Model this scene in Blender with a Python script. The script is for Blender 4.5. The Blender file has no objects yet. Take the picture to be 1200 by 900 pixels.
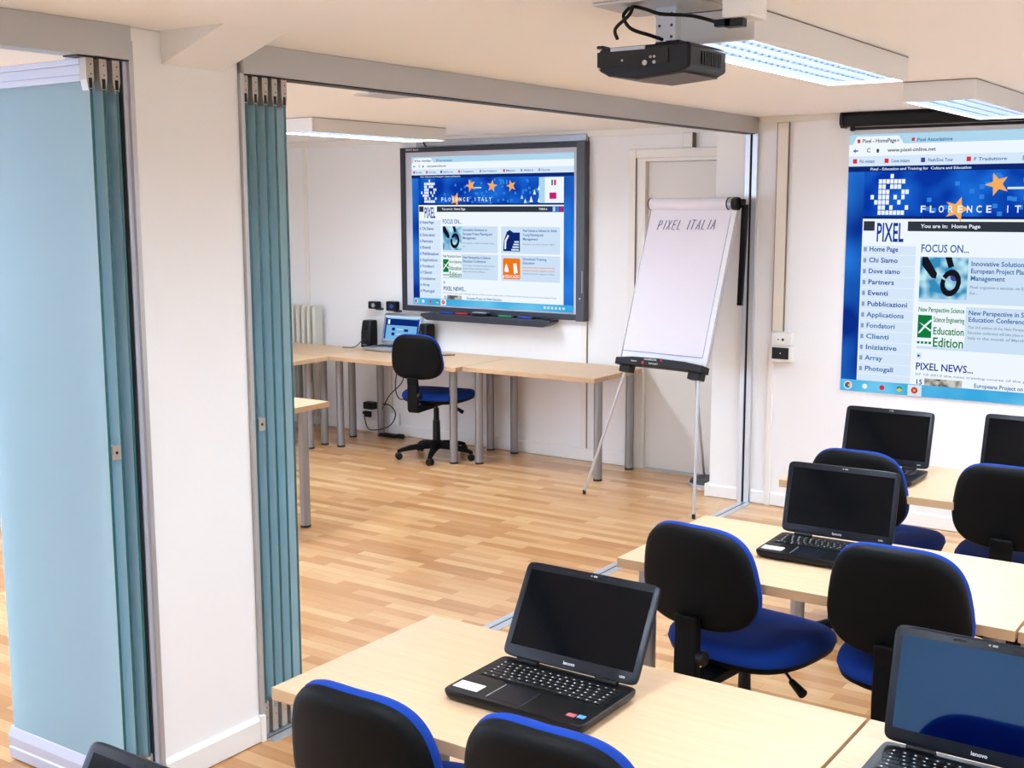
import bpy, bmesh, math, random
from mathutils import Vector, Matrix
random.seed(7)
C = bpy.context.scene.collection
S = bpy.context.scene
R = math.radians
HC = 2.433                      # ceiling height
# ------------------------------------------------------------------ camera, world, exposure
cam = bpy.data.objects.new('camera', bpy.data.cameras.new('camera'))
C.objects.link(cam)
yaw, pitch, roll = 0.60179, 0.146742, -0.0023385
fwd = Vector((-math.sin(yaw)*math.cos(pitch), math.cos(yaw)*math.cos(pitch), -math.sin(pitch)))
rt = Vector((math.cos(yaw), math.sin(yaw), 0)); up = rt.cross(fwd)
r2 = math.cos(roll)*rt + math.sin(roll)*up; u2 = -math.sin(roll)*rt + math.cos(roll)*up
M4 = Matrix((r2, u2, -fwd)).transposed().to_4x4(); M4.translation = Vector((3.07322, -7.14672, 1.89894))
cam.matrix_world = M4
cam.data.sensor_fit = 'HORIZONTAL'; cam.data.sensor_width = 36; cam.data.lens = 1417.18/1200*36
cam.data.clip_start = 0.05
S.camera = cam
w = bpy.data.worlds.new('world'); S.world = w; w.use_nodes = True
w.node_tree.nodes['Background'].inputs[0].default_value = (0.85, 0.92, 1, 1)
w.node_tree.nodes['Background'].inputs[1].default_value = 0.3
S.view_settings.view_transform = 'Standard'; S.view_settings.look = 'None'
S.view_settings.exposure = 0.0; S.view_settings.gamma = 1.0
S.view_settings.use_curve_mapping = False
LAMP = 36.5                     # radiance of the ceiling tubes
DAY = 10.0                       # radiance of the daylight seen in the windows
LAMP_COL = (0.83, 1.0, 1.21)

# ------------------------------------------------------------------ materials
MATS = {}
def sr(r, g, b):
    f = lambda c: (c/255/12.92) if c/255 <= 0.04045 else ((c/255+0.055)/1.055)**2.4
    return (f(r), f(g), f(b), 1)
def pm(name, col, rough=0.5, metal=0.0, spec=0.5, coat=0.0, trans=0.0, bump=None):
    m = bpy.data.materials.new(name); m.use_nodes = True
    b = m.node_tree.nodes['Principled BSDF']
    b.inputs['Base Color'].default_value = col; b.inputs['Roughness'].default_value = rough
    b.inputs['Metallic'].default_value = metal; b.inputs['Specular IOR Level'].default_value = spec
    b.inputs['Coat Weight'].default_value = coat; b.inputs['Transmission Weight'].default_value = trans
    if bump:
        nt = m.node_tree; tc = nt.nodes.new('ShaderNodeTexCoord'); n = nt.nodes.new('ShaderNodeTexNoise')
        n.inputs['Scale'].default_value = bump[0]; n.inputs['Detail'].default_value = 4
        bp = nt.nodes.new('ShaderNodeBump'); bp.inputs['Strength'].default_value = bump[1]; bp.inputs['Distance'].default_value = 0.003
        nt.links.new(tc.outputs['Object'], n.inputs['Vector']); nt.links.new(n.outputs['Fac'], bp.inputs['Height'])
        nt.links.new(bp.outputs['Normal'], b.inputs['Normal'])
    MATS[name] = m; return m
def em(name, col, st=1.0):
    m = bpy.data.materials.new(name); m.use_nodes = True; nt = m.node_tree
    b = nt.nodes['Principled BSDF']; nt.nodes.remove(b)
    e = nt.nodes.new('ShaderNodeEmission'); e.inputs[0].default_value = col; e.inputs[1].default_value = st
    nt.links.new(e.outputs[0], nt.nodes['Material Output'].inputs[0]); MATS[name] = m; return m
pm('wall', sr(241, 239, 237), 0.75, bump=(60, 0.12)); pm('ceiling', sr(247, 245, 242), 0.85, bump=(40, 0.08))
pm('column_white', sr(242, 240, 237), 0.7, bump=(50, 0.1)); pm('trim', sr(238, 233, 224), 0.45); pm('door', sr(228, 222, 212), 0.4)
pm('skirting', sr(243, 241, 236), 0.4); pm('strip', sr(228, 218, 200), 0.5); pm('groove', sr(120, 105, 85), 0.7)
pm('alu', sr(186, 184, 182), 0.38, 0.45); pm('alu_light', sr(205, 208, 212), 0.32, 0.6); pm('alu_rail', sr(198, 203, 220), 0.35, 0.25)
pm('steel', sr(148, 146, 145), 0.38, 0.55, bump=(90, 0.05)); pm('nickel', sr(180, 172, 160), 0.4, 0.5)
pm('brush', sr(30, 28, 30), 0.95, bump=(300, 1.0)); pm('black', sr(7, 7, 8), 0.45, spec=0.3); pm('black_gloss', sr(10, 11, 13), 0.18, coat=0.3)
pm('rubber', sr(18, 18, 19), 0.7); pm('chair_black', sr(6, 6, 6), 0.6, spec=0.15, bump=(400, 0.1)); pm('chair_blue', sr(8, 54, 142), 0.85, spec=0.25, bump=(500, 0.3))
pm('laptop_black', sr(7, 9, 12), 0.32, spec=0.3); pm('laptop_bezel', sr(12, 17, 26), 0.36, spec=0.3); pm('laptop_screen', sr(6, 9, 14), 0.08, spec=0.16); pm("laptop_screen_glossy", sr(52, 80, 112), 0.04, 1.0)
pm('key', sr(12, 12, 13), 0.4); pm('legend', sr(215, 215, 215), 0.5); pm('paper', sr(236, 232, 240), 0.7); pm('paper_white', sr(245, 246, 250), 0.6)
pm('ink', sr(95, 105, 150), 0.8); pm('silver', sr(175, 178, 184), 0.3, 0.5); pm('board_surface', sr(200, 202, 212), 0.35)
pm('board_frame', sr(34, 38, 48), 0.4); pm('board_side', sr(62, 64, 70), 0.4); pm('lamp_body', sr(226, 222, 216), 0.5)
pm('plastic_white', sr(235, 232, 226), 0.4); pm('louvre', sr(40, 44, 52), 0.4); pm('radiator', sr(212, 206, 192), 0.4); pm('dark_grey', sr(60, 60, 62), 0.6)
pm('red', sr(190, 30, 40), 0.5); pm('blue_pl', sr(25, 60, 170), 0.5); pm('green_pl', sr(20, 130, 80), 0.5); pm('sticker_red', sr(190, 90, 100), 0.4); pm('sticker_blue', sr(80, 150, 210), 0.4)
pm('glass_edge', sr(38, 92, 98), 0.3); pm('white_sheet', sr(240, 238, 232), 0.6); pm('projector_black', sr(8, 9, 13), 0.4, spec=0.3); pm('projector_grey', sr(70, 64, 66), 0.5)
pm('rim_blue', sr(60, 110, 200), 0.6)
# frosted glass: satin pane that lets soft light through
m = bpy.data.materials.new('frosted'); m.use_nodes = True; nt = m.node_tree; b = nt.nodes['Principled BSDF']
b.inputs['Base Color'].default_value = sr(204, 229, 238); b.inputs['Roughness'].default_value = 0.38
tr = nt.nodes.new('ShaderNodeBsdfTranslucent'); tr.inputs[0].default_value = sr(218, 238, 243)
mx = nt.nodes.new('ShaderNodeMixShader'); mx.inputs[0].default_value = 0.6
nt.links.new(b.outputs[0], mx.inputs[1]); nt.links.new(tr.outputs[0], mx.inputs[2]); nt.links.new(mx.outputs[0], nt.nodes['Material Output'].inputs[0]); MATS['frosted'] = m
# floor: three-strip beech laminate
def floor_mat():
    m = bpy.data.materials.new('floor'); m.use_nodes = True; nt = m.node_tree; b = nt.nodes['Principled BSDF']; L = nt.links.new
    tc = nt.nodes.new('ShaderNodeTexCoord'); mp = nt.nodes.new('ShaderNodeMapping'); L(tc.outputs['Object'], mp.inputs[0])
    def brick(w, h, off, fr):
        k = nt.nodes.new('ShaderNodeTexBrick'); k.offset = off; k.offset_frequency = fr; k.squash = 1
        for n_, v in (('Scale', 1), ('Mortar Size', 0.0008), ('Mortar Smooth', 0.2), ('Bias', 0), ('Brick Width', w), ('Row Height', h)): k.inputs[n_].default_value = v
        k.inputs['Color1'].default_value = (0, 0, 0, 1); k.inputs['Color2'].default_value = (1, 1, 1, 1); k.inputs['Mortar'].default_value = (0.5, 0.5, 0.5, 1)
        L(mp.outputs[0], k.inputs['Vector']); return k
    k1 = brick(0.43, 0.066, 0.37, 2); 
    ns = nt.nodes.new('ShaderNodeTexNoise'); ns.inputs['Scale'].default_value = 1; ns.inputs['Detail'].default_value = 5
    mp2 = nt.nodes.new('ShaderNodeMapping'); mp2.inputs['Scale'].default_value = (6, 90, 1); L(tc.outputs['Object'], mp2.inputs[0]); L(mp2.outputs[0], ns.inputs['Vector'])
    ns2 = nt.nodes.new('ShaderNodeTexNoise'); ns2.inputs['Scale'].default_value = 1; ns2.inputs['Detail'].default_value = 2
    mp3 = nt.nodes.new('ShaderNodeMapping'); mp3.inputs['Scale'].default_value = (2.2, 14, 1); L(tc.outputs['Object'], mp3.inputs[0]); L(mp3.outputs[0], ns2.inputs['Vector'])
    a = nt.nodes.new('ShaderNodeMath'); a.operation = 'MULTIPLY_ADD'; L(ns.outputs['Fac'], a.inputs[0]); a.inputs[1].default_value = 0.35; L(k1.outputs['Color'], a.inputs[2])
    a2 = nt.nodes.new('ShaderNodeMath'); a2.operation = 'MULTIPLY_ADD'; L(ns2.outputs['Fac'], a2.inputs[0]); a2.inputs[1].default_value = 0.5; L(a.outputs[0], a2.inputs[2])
    cr = nt.nodes.new('ShaderNodeValToRGB'); e = cr.color_ramp.elements
    e[0].position = 0.2; e[0].color = sr(180, 122, 72); e[1].position = 1.0; e[1].color = sr(226, 182, 128)
    x = cr.color_ramp.elements.new(0.6); x.color = sr(206, 154, 100); x = cr.color_ramp.elements.new(1.5 if False else 0.85); x.color = sr(217, 170, 116)
    dv = nt.nodes.new('ShaderNodeMath'); dv.operation = 'DIVIDE'; dv.inputs[1].default_value = 1.5; L(a2.outputs[0], dv.inputs[0]); L(dv.outputs[0], cr.inputs[0])
    mm = nt.nodes.new('ShaderNodeMixRGB'); mm.blend_type = 'MULTIPLY'; L(k1.outputs['Fac'], mm.inputs[0]); L(cr.outputs[0], mm.inputs[1]); mm.inputs[2].default_value = (0.72, 0.62, 0.5, 1)
    L(mm.outputs[0], b.inputs['Base Color']); b.inputs['Roughness'].default_value = 0.24; b.inputs['Specular IOR Level'].default_value = 0.85
    MATS['floor'] = m
floor_mat()
def wood_mat(name, c1, c2, rough, sc=(3, 60, 3)):
    m = bpy.data.materials.new(name); m.use_nodes = True; nt = m.node_tree; b = nt.nodes['Principled BSDF']; L = nt.links.new
    tc = nt.nodes.new('ShaderNodeTexCoord'); mp = nt.nodes.new('ShaderNodeMapping'); mp.inputs['Scale'].default_value = sc
    n = nt.nodes.new('ShaderNodeTexNoise'); n.inputs['Scale'].default_value = 1; n.inputs['Detail'].default_value = 5
    cr = nt.nodes.new('ShaderNodeValToRGB'); cr.color_ramp.elements[0].position = 0.3; cr.color_ramp.elements[0].color = c1; cr.color_ramp.elements[1].position = 0.7; cr.color_ramp.elements[1].color = c2
    L(tc.outputs['Object'], mp.inputs[0]); L(mp.outputs[0], n.inputs['Vector']); L(n.outputs['Fac'], cr.inputs[0]); L(cr.outputs[0], b.inputs['Base Color']); b.inputs['Roughness'].default_value = rough; MATS[name] = m
wood_mat('desk', sr(211, 174, 133), sr(217, 182, 143), 0.38)
wood_mat('desk_edge', sr(190, 152, 112), sr(202, 166, 126), 0.45)

# ------------------------------------------------------------------ mesh helpers
class MB:
    def __init__(s): s.bm = bmesh.new(); s.mi = 0; s.T = Matrix.Identity(4)
    def v(s, p): return s.bm.verts.new(s.T @ Vector(p))
    def f(s, vs):
        try: fc = s.bm.faces.new(vs)
        except ValueError: return None
        fc.material_index = s.mi; return fc
    def box(s, x0, x1, y0, y1, z0, z1):
        x0, x1 = sorted((x0, x1)); y0, y1 = sorted((y0, y1)); z0, z1 = sorted((z0, z1))
        V = [s.v((x, y, z)) for z in (z0, z1) for y in (y0, y1) for x in (x0, x1)]
        for q in ((0, 2, 3, 1), (4, 5, 7, 6), (0, 1, 5, 4), (2, 6, 7, 3), (0, 4, 6, 2), (1, 3, 7, 5)): s.f([V[i] for i in q])
        return s
    def prism(s, pts, axis, a, b):     # pts: 2D outline; extruded along axis from a to b
        def P(p, t): return {'x': (t, p[0], p[1]), 'y': (p[0], t, p[1]), 'z': (p[0], p[1], t)}[axis]
        A = [s.v(P(p, a)) for p in pts]; B = [s.v(P(p, b)) for p in pts]; n = len(pts)
        s.f(A[::-1]); s.f(B)
        for i in range(n): s.f([A[i], A[(i+1) % n], B[(i+1) % n], B[i]])
        return s
    def cyl(s, p, q, r, r2=None, n=20, cap=True):
        p = Vector(p); q = Vector(q); r2 = r if r2 is None else r2; d = (q-p).normalized()
        a = d.orthogonal().normalized(); b = d.cross(a)
        A = [s.v(p+a*r*math.cos(2*math.pi*i/n)+b*r*math.sin(2*math.pi*i/n)) for i in range(n)]
        B = [s.v(q+a*r2*math.cos(2*math.pi*i/n)+b*r2*math.sin(2*math.pi*i/n)) for i in range(n)]
        for i in range(n): s.f([A[i], A[(i+1) % n], B[(i+1) % n], B[i]])
        if cap: s.f(A[::-1]); s.f(B)
        return s
    def tube(s, pts, r, n=8, sub=6):
        P = [Vector(p) for p in pts]; Q = []
        for i in range(len(P)-1):
            p0 = P[max(i-1, 0)]; p1 = P[i]; p2 = P[i+1]; p3 = P[min(i+2, len(P)-1)]
            for k in range(sub):
                t = k/sub; Q.append(0.5*((2*p1)+(-p0+p2)*t+(2*p0-5*p1+4*p2-p3)*t*t+(-p0+3*p1-3*p2+p3)*t**3))
        Q.append(P[-1]); rings = []; a = None
        for i, q in enumerate(Q):
            d = (Q[min(i+1, len(Q)-1)]-Q[max(i-1, 0)]).normalized()
            a = d.orthogonal().normalized() if a is None else (a-d*a.dot(d)).normalized()
            b = d.cross(a); rings.append([s.v(q+a*r*math.cos(2*math.pi*j/n)+b*r*math.sin(2*math.pi*j/n)) for j in range(n)])
        for A, B in zip(rings, rings[1:]):
            for j in range(n): s.f([A[j], A[(j+1) % n], B[(j+1) % n], B[j]])
        s.f(rings[0][::-1]); s.f(rings[-1]); return s
    def loft(s, rings, cap0=True, cap1=True):
        VR = [[s.v(p) for p in r] for r in rings]; n = len(rings[0])
        for A, B in zip(VR, VR[1:]):
            for j in range(n): s.f([A[j], A[(j+1) % n], B[(j+1) % n], B[j]])
        if cap0: s.f(VR[0][::-1])
        if cap1: s.f(VR[-1])
        return s
    def poly(s, pts): return s.f([s.v(p) for p in pts])
    def build(s, name, mats, parent=None, smooth=False, bevel=0, seg=2, loc=None):
        bmesh.ops.recalc_face_normals(s.bm, faces=s.bm.faces[:]) if s.bm.faces and not getattr(s, 'flat', False) else None
        me = bpy.data.meshes.new(name); s.bm.to_mesh(me); s.bm.free()
        for m_ in (mats if isinstance(mats, (list, tuple)) else [mats]): me.materials.append(MATS[m_])
        if smooth:
            me.polygons.foreach_set('use_smooth', [True]*len(me.polygons))
            me.set_sharp_from_angle(angle=R(smooth if smooth is not True else 40))
        o = bpy.data.objects.new(name, me); C.objects.link(o)
        if parent: o.parent = parent
        if loc: o.location = loc
        if bevel:
            b_ = o.modifiers.new('Bevel', 'BEVEL'); b_.width = bevel; b_.segments = seg; b_.limit_method = 'ANGLE'; b_.angle_limit = R(35)
        return o
def tag(o, label, cat, group=None, kind=None):
    o['label'] = label; o['category'] = cat
    if group: o['group'] = group
    if kind: o['kind'] = kind
    return o
def empty(name, loc, label, cat, group=None, rz=0):
    o = bpy.data.objects.new(name, None); C.objects.link(o); o.location = loc; o.rotation_euler = (0, 0, rz); o.empty_display_size = 0.1
    return tag(o, label, cat, group)
def struct(o): o['kind'] = 'structure'; return o
def copy_tree(o, parent=None):
    c = o.copy(); C.objects.link(c)
    if parent: c.parent = parent
    for ch in list(o.children): copy_tree(ch, c)
    return c
_tc = {}
def text_mesh(txt, shear=0.0):
    if (txt, shear) in _tc: return _tc[(txt, shear)]
    cu = bpy.data.curves.new('t', 'FONT'); cu.body = txt; cu.size = 1; cu.shear = shear; cu.resolution_u = 2; cu.offset = 0.018
    ob = bpy.data.objects.new('t', cu); C.objects.link(ob); bpy.context.view_layer.update()
    me = bpy.data.meshes.new_from_object(ob.evaluated_get(bpy.context.evaluated_depsgraph_get()))
    V = [tuple(v.co) for v in me.vertices]; F = [tuple(p.vertices) for p in me.polygons]
    bpy.data.objects.remove(ob); bpy.data.curves.remove(cu); bpy.data.meshes.remove(me)
    _tc[(txt, shear)] = (V, F); return V, F
def add_text(mb, txt, x, z, y, size, sx=1.0, width=None, M=None, shear=0.0):
    """text standing in the XZ plane facing -Y; or placed with matrix M (local XY plane)"""
    V, F = text_mesh(txt, shear)
    if not V: return
    if width: sx = width/(max(v[0] for v in V)*size)
    if M is None: vs = [mb.v((x+v[0]*size*sx, y, z+v[1]*size)) for v in V]
    else: vs = [mb.v(M @ Vector((x+v[0]*size*sx, z+v[1]*size, 0))) for v in V]
    for f_ in F: mb.f([vs[i] for i in f_])

# ------------------------------------------------------------------ room shell
XL, XR, YN, YF = -4.75, 4.3, -9.6, 0.506
struct(MB().box(XL, XR, YN, YF, -0.1, 0).build('floor', 'floor'))
struct(MB().box(XL-0.15, XR+0.15, YN-0.15, YF+0.15, HC, HC+0.12).build('ceiling', 'ceiling'))
struct(MB().box(0, XR, 0, 0.15, 0, HC).build('wall_back_right', 'wall'))
struct(MB().box(-1.04+0.78, 0, 0.0, 0.656, 0, HC).build('wall_pillar', 'column_white'))
wf = MB(); wf.box(XL, -1.11, YF, YF+0.15, 0, HC); wf.box(-1.11, -0.26, YF, YF+0.15, 2.25, HC); struct(wf.build('wall_back_left', 'wall'))
# daylight windows outside the picture: left wall, plus one added for fill light behind the viewer
em('daylight', (0.62, 0.82, 1.15, 1), DAY)
def wall_hole_x(name, x0, x1, y0, y1, hy0, hy1, hz0, hz1):
    b = MB(); b.box(x0, x1, y0, hy0, 0, HC); b.box(x0, x1, hy1, y1, 0, HC); b.box(x0, x1, hy0, hy1, 0, hz0); b.box(x0, x1, hy0, hy1, hz1, HC); return struct(b.build(name, 'wall'))
wall_hole_x('wall_left', XL-0.15, XL, YN, YF+0.15, -7.6, -4.2, 0.95, 2.2)
b = MB()
for y in (-7.6, -6.76, -5.92, -5.08, -4.24): b.box(XL-0.1, XL-0.05, y, y+0.04, 0.95, 2.2)
b.box(XL-0.1, XL-0.05, -7.6, -4.2, 0.95, 1.0); b.box(XL-0.1, XL-0.05, -7.6, -4.2, 2.15, 2.2); wn = struct(b.build('window_1', 'trim'))
MB().box(XL-0.13, XL-0.12, -7.6, -4.2, 0.95, 2.2).build('pane', 'daylight', wn)
struct(MB().box(XR, XR+0.15, YN, 0.15, 0, HC).build('wall_right', 'wall'))
b = MB(); xs = (XL, -4.2, -1.3, XR)
for i in range(3):
    if i % 2 == 0: b.box(xs[i], xs[i+1], YN-0.15, YN, 0, HC)
    else: b.box(xs[i], xs[i+1], YN-0.15, YN, 0, 0.95); b.box(xs[i], xs[i+1], YN-0.15, YN, 2.2, HC)
struct(b.build('wall_front', 'wall'))
for nm, a, c in (('fill_window', -4.2, -1.3),):  # unseen window added so bluish light reaches the frosted glass panels
    b = MB()
    for k in range(4): x = a+(c-a-0.04)*k/3; b.box(x, x+0.04, YN-0.1, YN-0.05, 0.95, 2.2)
    b.box(a, c, YN-0.1, YN-0.05, 0.95, 1.0); b.box(a, c, YN-0.1, YN-0.05, 2.15, 2.2); wn = struct(b.build(nm, 'trim'))
    MB().box(a, c, YN-0.13, YN-0.12, 0.95, 2.2).build('pane', 'daylight', wn)
# column between the two glass stacks, with a sloping haunch under the ceiling
struct(MB().box(-0.32, 0, -4.702, -4.272, 0, HC).build('wall_column', 'column_white', bevel=0.004))
struct(MB().prism([(0.0, 2.333), (0.0, HC), (0.285, HC)], 'y', -4.585, -4.335).build('trim_1', 'column_white'))
# skirting boards

def base_x(name, x0, x1, y, h=0.088, t=0.014):     # runs along X, face towards -Y
    return struct(MB().prism([(y, 0.004), (y-t, 0.004), (y-t, h-0.012), (y-t*0.4, h), (y, h)], 'x', x0, x1).build(name, 'skirting'))
base_x('baseboard_right', 0.165, XR, 0.0); base_x('baseboard_jamb', 0.03, 0.128, 0.0)
base_x('baseboard_left', XL, -1.172, YF, 0.095); base_x('baseboard_pillar', -0.276, -0.055, 0.0, 0.085)
b = MB(); b.prism([(0, 0.004), (0.016, 0.004), (0.016, 0.082), (0.006, 0.096), (0, 0.096)], 'y', -4.700, -4.285); struct(b.build('baseboard_column', 'skirting'))
b = MB(); b.box(0, 0.024, -4.285, -4.262, 0.0, 0.1); struct(b.build('trim_2', 'skirting', bevel=0.004))
struct(MB().box(-0.29, -0.262, -0.016, 0.10, 0.0, 0.085).build('trim_3', 'skirting', bevel=0.004))
# crown strips
struct(MB().box(0.03, XR, -0.012, 0, 2.395, HC).build('trim_4', 'trim', bevel=0.003))
struct(MB().box(XL, -0.262, YF-0.012, YF, 2.385, HC).build('trim_5', 'trim', bevel=0.003))
# panel joint covers
struct(MB().box(0.130, 0.164, -0.02, 0, 0.0, 1.035).build('trim_6', 'trim', bevel=0.003))
b = MB(); b.box(-1.555, -1.507, YF-0.010, YF, 0.095, 2.385); b.mi = 1; b.box(-1.507, -1.501, YF-0.006, YF, 0.095, 2.385); struct(b.build('trim_7', ['trim', 'groove'], bevel=0.002))
struct(MB().box(-4.345, -4.30, YF-0.008, YF, 0.095, 2.385).build('trim_8', 'trim', bevel=0.002))
# door in the far wall
b = MB(); b.box(-1.165, -1.108, YF-0.014, YF, 0, 2.286); b.box(-1.108, -0.262, YF-0.014, YF, 2.225, 2.286); struct(b.build('trim_9', 'trim', bevel=0.003))
b = MB(); b.box(-1.106, -1.036, YF-0.004, YF+0.10, 0, 2.2); b.box(-1.106, -0.262, YF-0.004, YF+0.10, 2.2, 2.225); b.mi = 1; b.box(-1.110, -1.104, YF-0.016, YF-0.003, 0, 2.225); fr = struct(b.build('trim_10', ['trim', 'groove'], bevel=0.002))
d1 = struct(MB().box(-1.036, -0.27, YF+0.035, YF+0.075, 0.008, 2.198).build('door_1', 'door', bevel=0.002))
struct(MB().box(-1.036, -0.27, YF+0.08, YF+0.15, 0, 2.25).build('wall_behind_door', 'dark_grey'))
# aluminium portal of the folding glass wall
b = MB(); b.box(-0.06, 0.02, -4.262, -0.0, 2.333, HC-0.0005); b.mi = 1; b.box(-0.055, 0.012, -4.262, -0.03, 2.329, 2.333); struct(b.build('trim_11', ['alu', 'black'], bevel=0.002))
b = MB(); b.box(-0.06, 0.02, YN, -4.712, 2.333, HC-0.0005); b.mi = 1; b.box(-0.055, 0.012, -4.9, -4.712, 2.329, 2.333); struct(b.build('trim_12', ['alu', 'black'], bevel=0.002))
b = MB(); b.box(-0.053, -0.022, -0.03, 0, 0.0, 2.333); b.box(-0.006, 0.026, -0.03, 0, 0.0, 2.333); b.mi = 1; b.box(-0.022, -0.006, -0.022, 0, 0.0, 2.333); struct(b.build('trim_13', ['alu_light', 'brush']))
b = MB(); b.box(-0.06, 0.012, -4.272, -4.256, 0.0, 2.333); struct(b.build('trim_14', 'alu'))
b = MB(); b.box(-0.06, 0.012, -4.718, -4.702, 0, 2.39); b.mi = 1; b.box(-0.06, 0.0, -4.732, -4.718, 0, 2.333); b.mi = 2; b.box(-0.05, -0.005, -4.742, -4.732, 0, 2.333); struct(b.build('trim_15', ['alu', 'alu_rail', 'brush']))
for k, (ya, yb) in enumerate(((-4.256, -0.03), (YN, -4.742))):
    b = MB(); b.box(-0.030, 0.006, ya, yb, 0.0, 0.003); b.box(0.016, 0.055, ya, yb, 0.0, 0.003); b.mi = 1; b.box(0.006, 0.016, ya, yb, 0.0, 0.0012); struct(b.build('trim_%d' % (16+k), ['alu_light', 'dark_grey']))

# ------------------------------------------------------------------ folding glass panels
def bracket(mb, y, x0, z0, z1, top):
    w_ = 0.013; h = z1-z0
    if top: o = [(y-w_, z1), (y-w_, z0+0.03), (y-w_*0.55, z0), (y+w_*0.55, z0), (y+w_, z0+0.03), (y+w_, z1)]
    else: o = [(y-w_, z0), (y-w_, z1), (y-w_*0.45, z1), (y-w_*0.45, z1-0.03), (y+w_*0.45, z1-0.03), (y+w_*0.45, z1), (y+w_, z1), (y+w_, z0)]
    mb.mi = 0; mb.prism(o, 'x', x0-0.03, x0)
    mb.mi = 1
    if top: mb.box(x0, x0+0.002, y-0.005, y+0.005, z0+0.006, z0+0.035)
    for zz in (0.5, 0.8): mb.cyl((x0-0.001, y+0.003, z0+h*zz), (x0+0.0015, y+0.003, z0+h*zz), 0.002, n=8)
def panel(y, L, label, rails=True):
    e = empty('folding_glass_screen', (0, y, 0), label, 'glass screen', 'folding glass screens')
    g = MB(); g.box(-L, 0, -0.005, 0.005, 0.10, 2.262); g.build('pane', 'frosted', e, bevel=0.0015)
    g = MB(); g.box(-0.0, 0.0015, -0.0045, 0.0045, 0.13, 2.24); g.build('pane_edge', 'glass_edge', e)
    # top carrying rail in three steps and bottom rail
    t = MB(); t.box(-L, -0.035, -0.010, 0.010, 2.262, 2.282); t.box(-L, -0.035, -0.006, 0.006, 2.282, 2.311); t.box(-L, -0.035, -0.011, 0.011, 2.311, 2.3288)
    t.build('top_rail', 'alu_rail', e, bevel=0.002)
    t = MB(); t.prism([(-0.013, 0.006), (-0.016, 0.045), (-0.012, 0.05), (-0.016, 0.085), (-0.006, 0.118), (0.006, 0.118), (0.016, 0.085), (0.013, 0.006)], 'x', -L-0.02, -0.035)
    t.build('bottom_rail', 'alu_rail', e, bevel=0.002)
    t = MB(); bracket(t, 0, 0, 2.236, 2.3288, True); t.build('top_bracket', ['nickel', 'black'], e)
    t = MB(); bracket(t, 0, 0, 0.012, 0.135, False); t.build('bottom_bracket', ['nickel', 'black'], e)
    return e
ordl = ['front frosted glass panel of the left stack, its whole face showing', 'middle frosted glass panel of the left stack beside the column', 'rear frosted glass panel of the left stack, nearest the white column']
for i, y in enumerate((-4.849, -4.803, -4.757)): panel(y, 0.595, ordl[i])
ordr = ['frosted glass panel edge closest to the white column in the right stack', 'second frosted glass panel from the column in the right stack', 'middle frosted glass panel of the five stacked right of the column', 'fourth frosted glass panel from the column in the right stack', 'outermost frosted glass panel of the right stack, next to the open room']
for i in range(5): panel(-4.240+0.045*i, 0.595, ordr[i])
def latch(y0, y1, z, label):
    b = MB(); b.box(-0.06, 0.0, y0, y1, z-0.022, z+0.022); e = tag(b.build('glass_latch', 'alu_rail', bevel=0.002), label, 'latch')
    c = MB(); c.box(0.0, 0.004, y0+0.0, y1, z-0.022, z+0.022); c.mi = 1; c.cyl((0.004, (y0+y1)/2, z), (0.005, (y0+y1)/2, z), 0.005, n=10); c.build('end_cap', ['nickel', 'black'], e)
latch(-4.842, -4.810, 1.148, 'small metal latch on the left stack of glass panels')
latch(-4.233, -4.202, 1.145, 'small metal latch on the right stack of glass panels')

# ------------------------------------------------------------------ ceiling lights
em('tube', (*LAMP_COL, 1), LAMP); em('tube_far', (*LAMP_COL, 1), LAMP*1.35)
def ceiling_light(x0, x1, y0, y1, label):
    h = 0.088; w_ = x1-x0; l = y1-y0
    e = empty('ceiling_light', ((x0+x1)/2, (y0+y1)/2, HC-h), label, 'ceiling light', 'louvred fluorescent ceiling lights')
    a, c = w_/2, l/2; b = MB()
    b.box(-a, a, -c, -c+0.012, 0, h-0.004); b.box(-a, a, c-0.012, c, 0, h-0.004); b.box(-a, -a+0.01, -c+0.012, c-0.012, 0, h-0.004); b.box(a-0.01, a, -c+0.012, c-0.012, 0, h-0.004); b.box(-a+0.01, a-0.01, -c+0.012, c-0.012, h-0.008, h-0.005)
    b.build('housing', 'lamp_body', e)
    b = MB(); b.box(-a-0.002, a+0.002, -c-0.002, c+0.002, h-0.004, h-0.0015); b.build('rim', 'groove', e)
    b = MB(); b.box(-a+0.011, a-0.011, -c+0.013, c-0.013, 0.018, 0.020); b.build('diffuser', 'tube_far' if x0 < 0 else 'tube', e)
    b = MB(); n = int(l/0.05)
    for i in range(1, n): y = -c+l*i/n; b.box(-a+0.011, a-0.011, y-0.001, y+0.001, 0.007, 0.015)
    for i in range(1, 4): x = -a+w_*i/4; b.box(x-0.0015, x+0.0015, -c+0.013, c-0.013, 0.007, 0.015)
    b.build('louvre', 'louvre', e)
    return e
ceiling_light(1.395, 1.695, -3.97, -2.58, 'long louvred ceiling light directly behind the projector')
ceiling_light(1.400, 1.712, -1.655, -0.30, 'louvred ceiling light nearest the projection screen at top right')
ceiling_light(-2.478, -2.168, -1.652, -0.325, 'white ceiling light in the far room, left of the whiteboard')
for x0, y0 in ((1.395, -6.6), (1.395, -8.9), (3.2, -3.97), (3.2, -6.6), (-2.478, -4.2), (-2.478, -6.8), (3.2, -1.65)):
    ceiling_light(x0, x0+0.3, y0, y0+1.38, 'louvred ceiling light on the ceiling outside the picture')

# grey plate on the ceiling behind the beam
b = MB(); b.box(-0.66, -0.26, -2.96, -2.72, HC-0.045, HC-0.038); b.box(-0.60, -0.32, -2.93, -2.75, HC-0.038, HC-0.001)
tag(b.build('ceiling_plate', 'alu', bevel=0.002), 'flat grey plate under the ceiling, half hidden behind the aluminium beam', 'ceiling plate')

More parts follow.
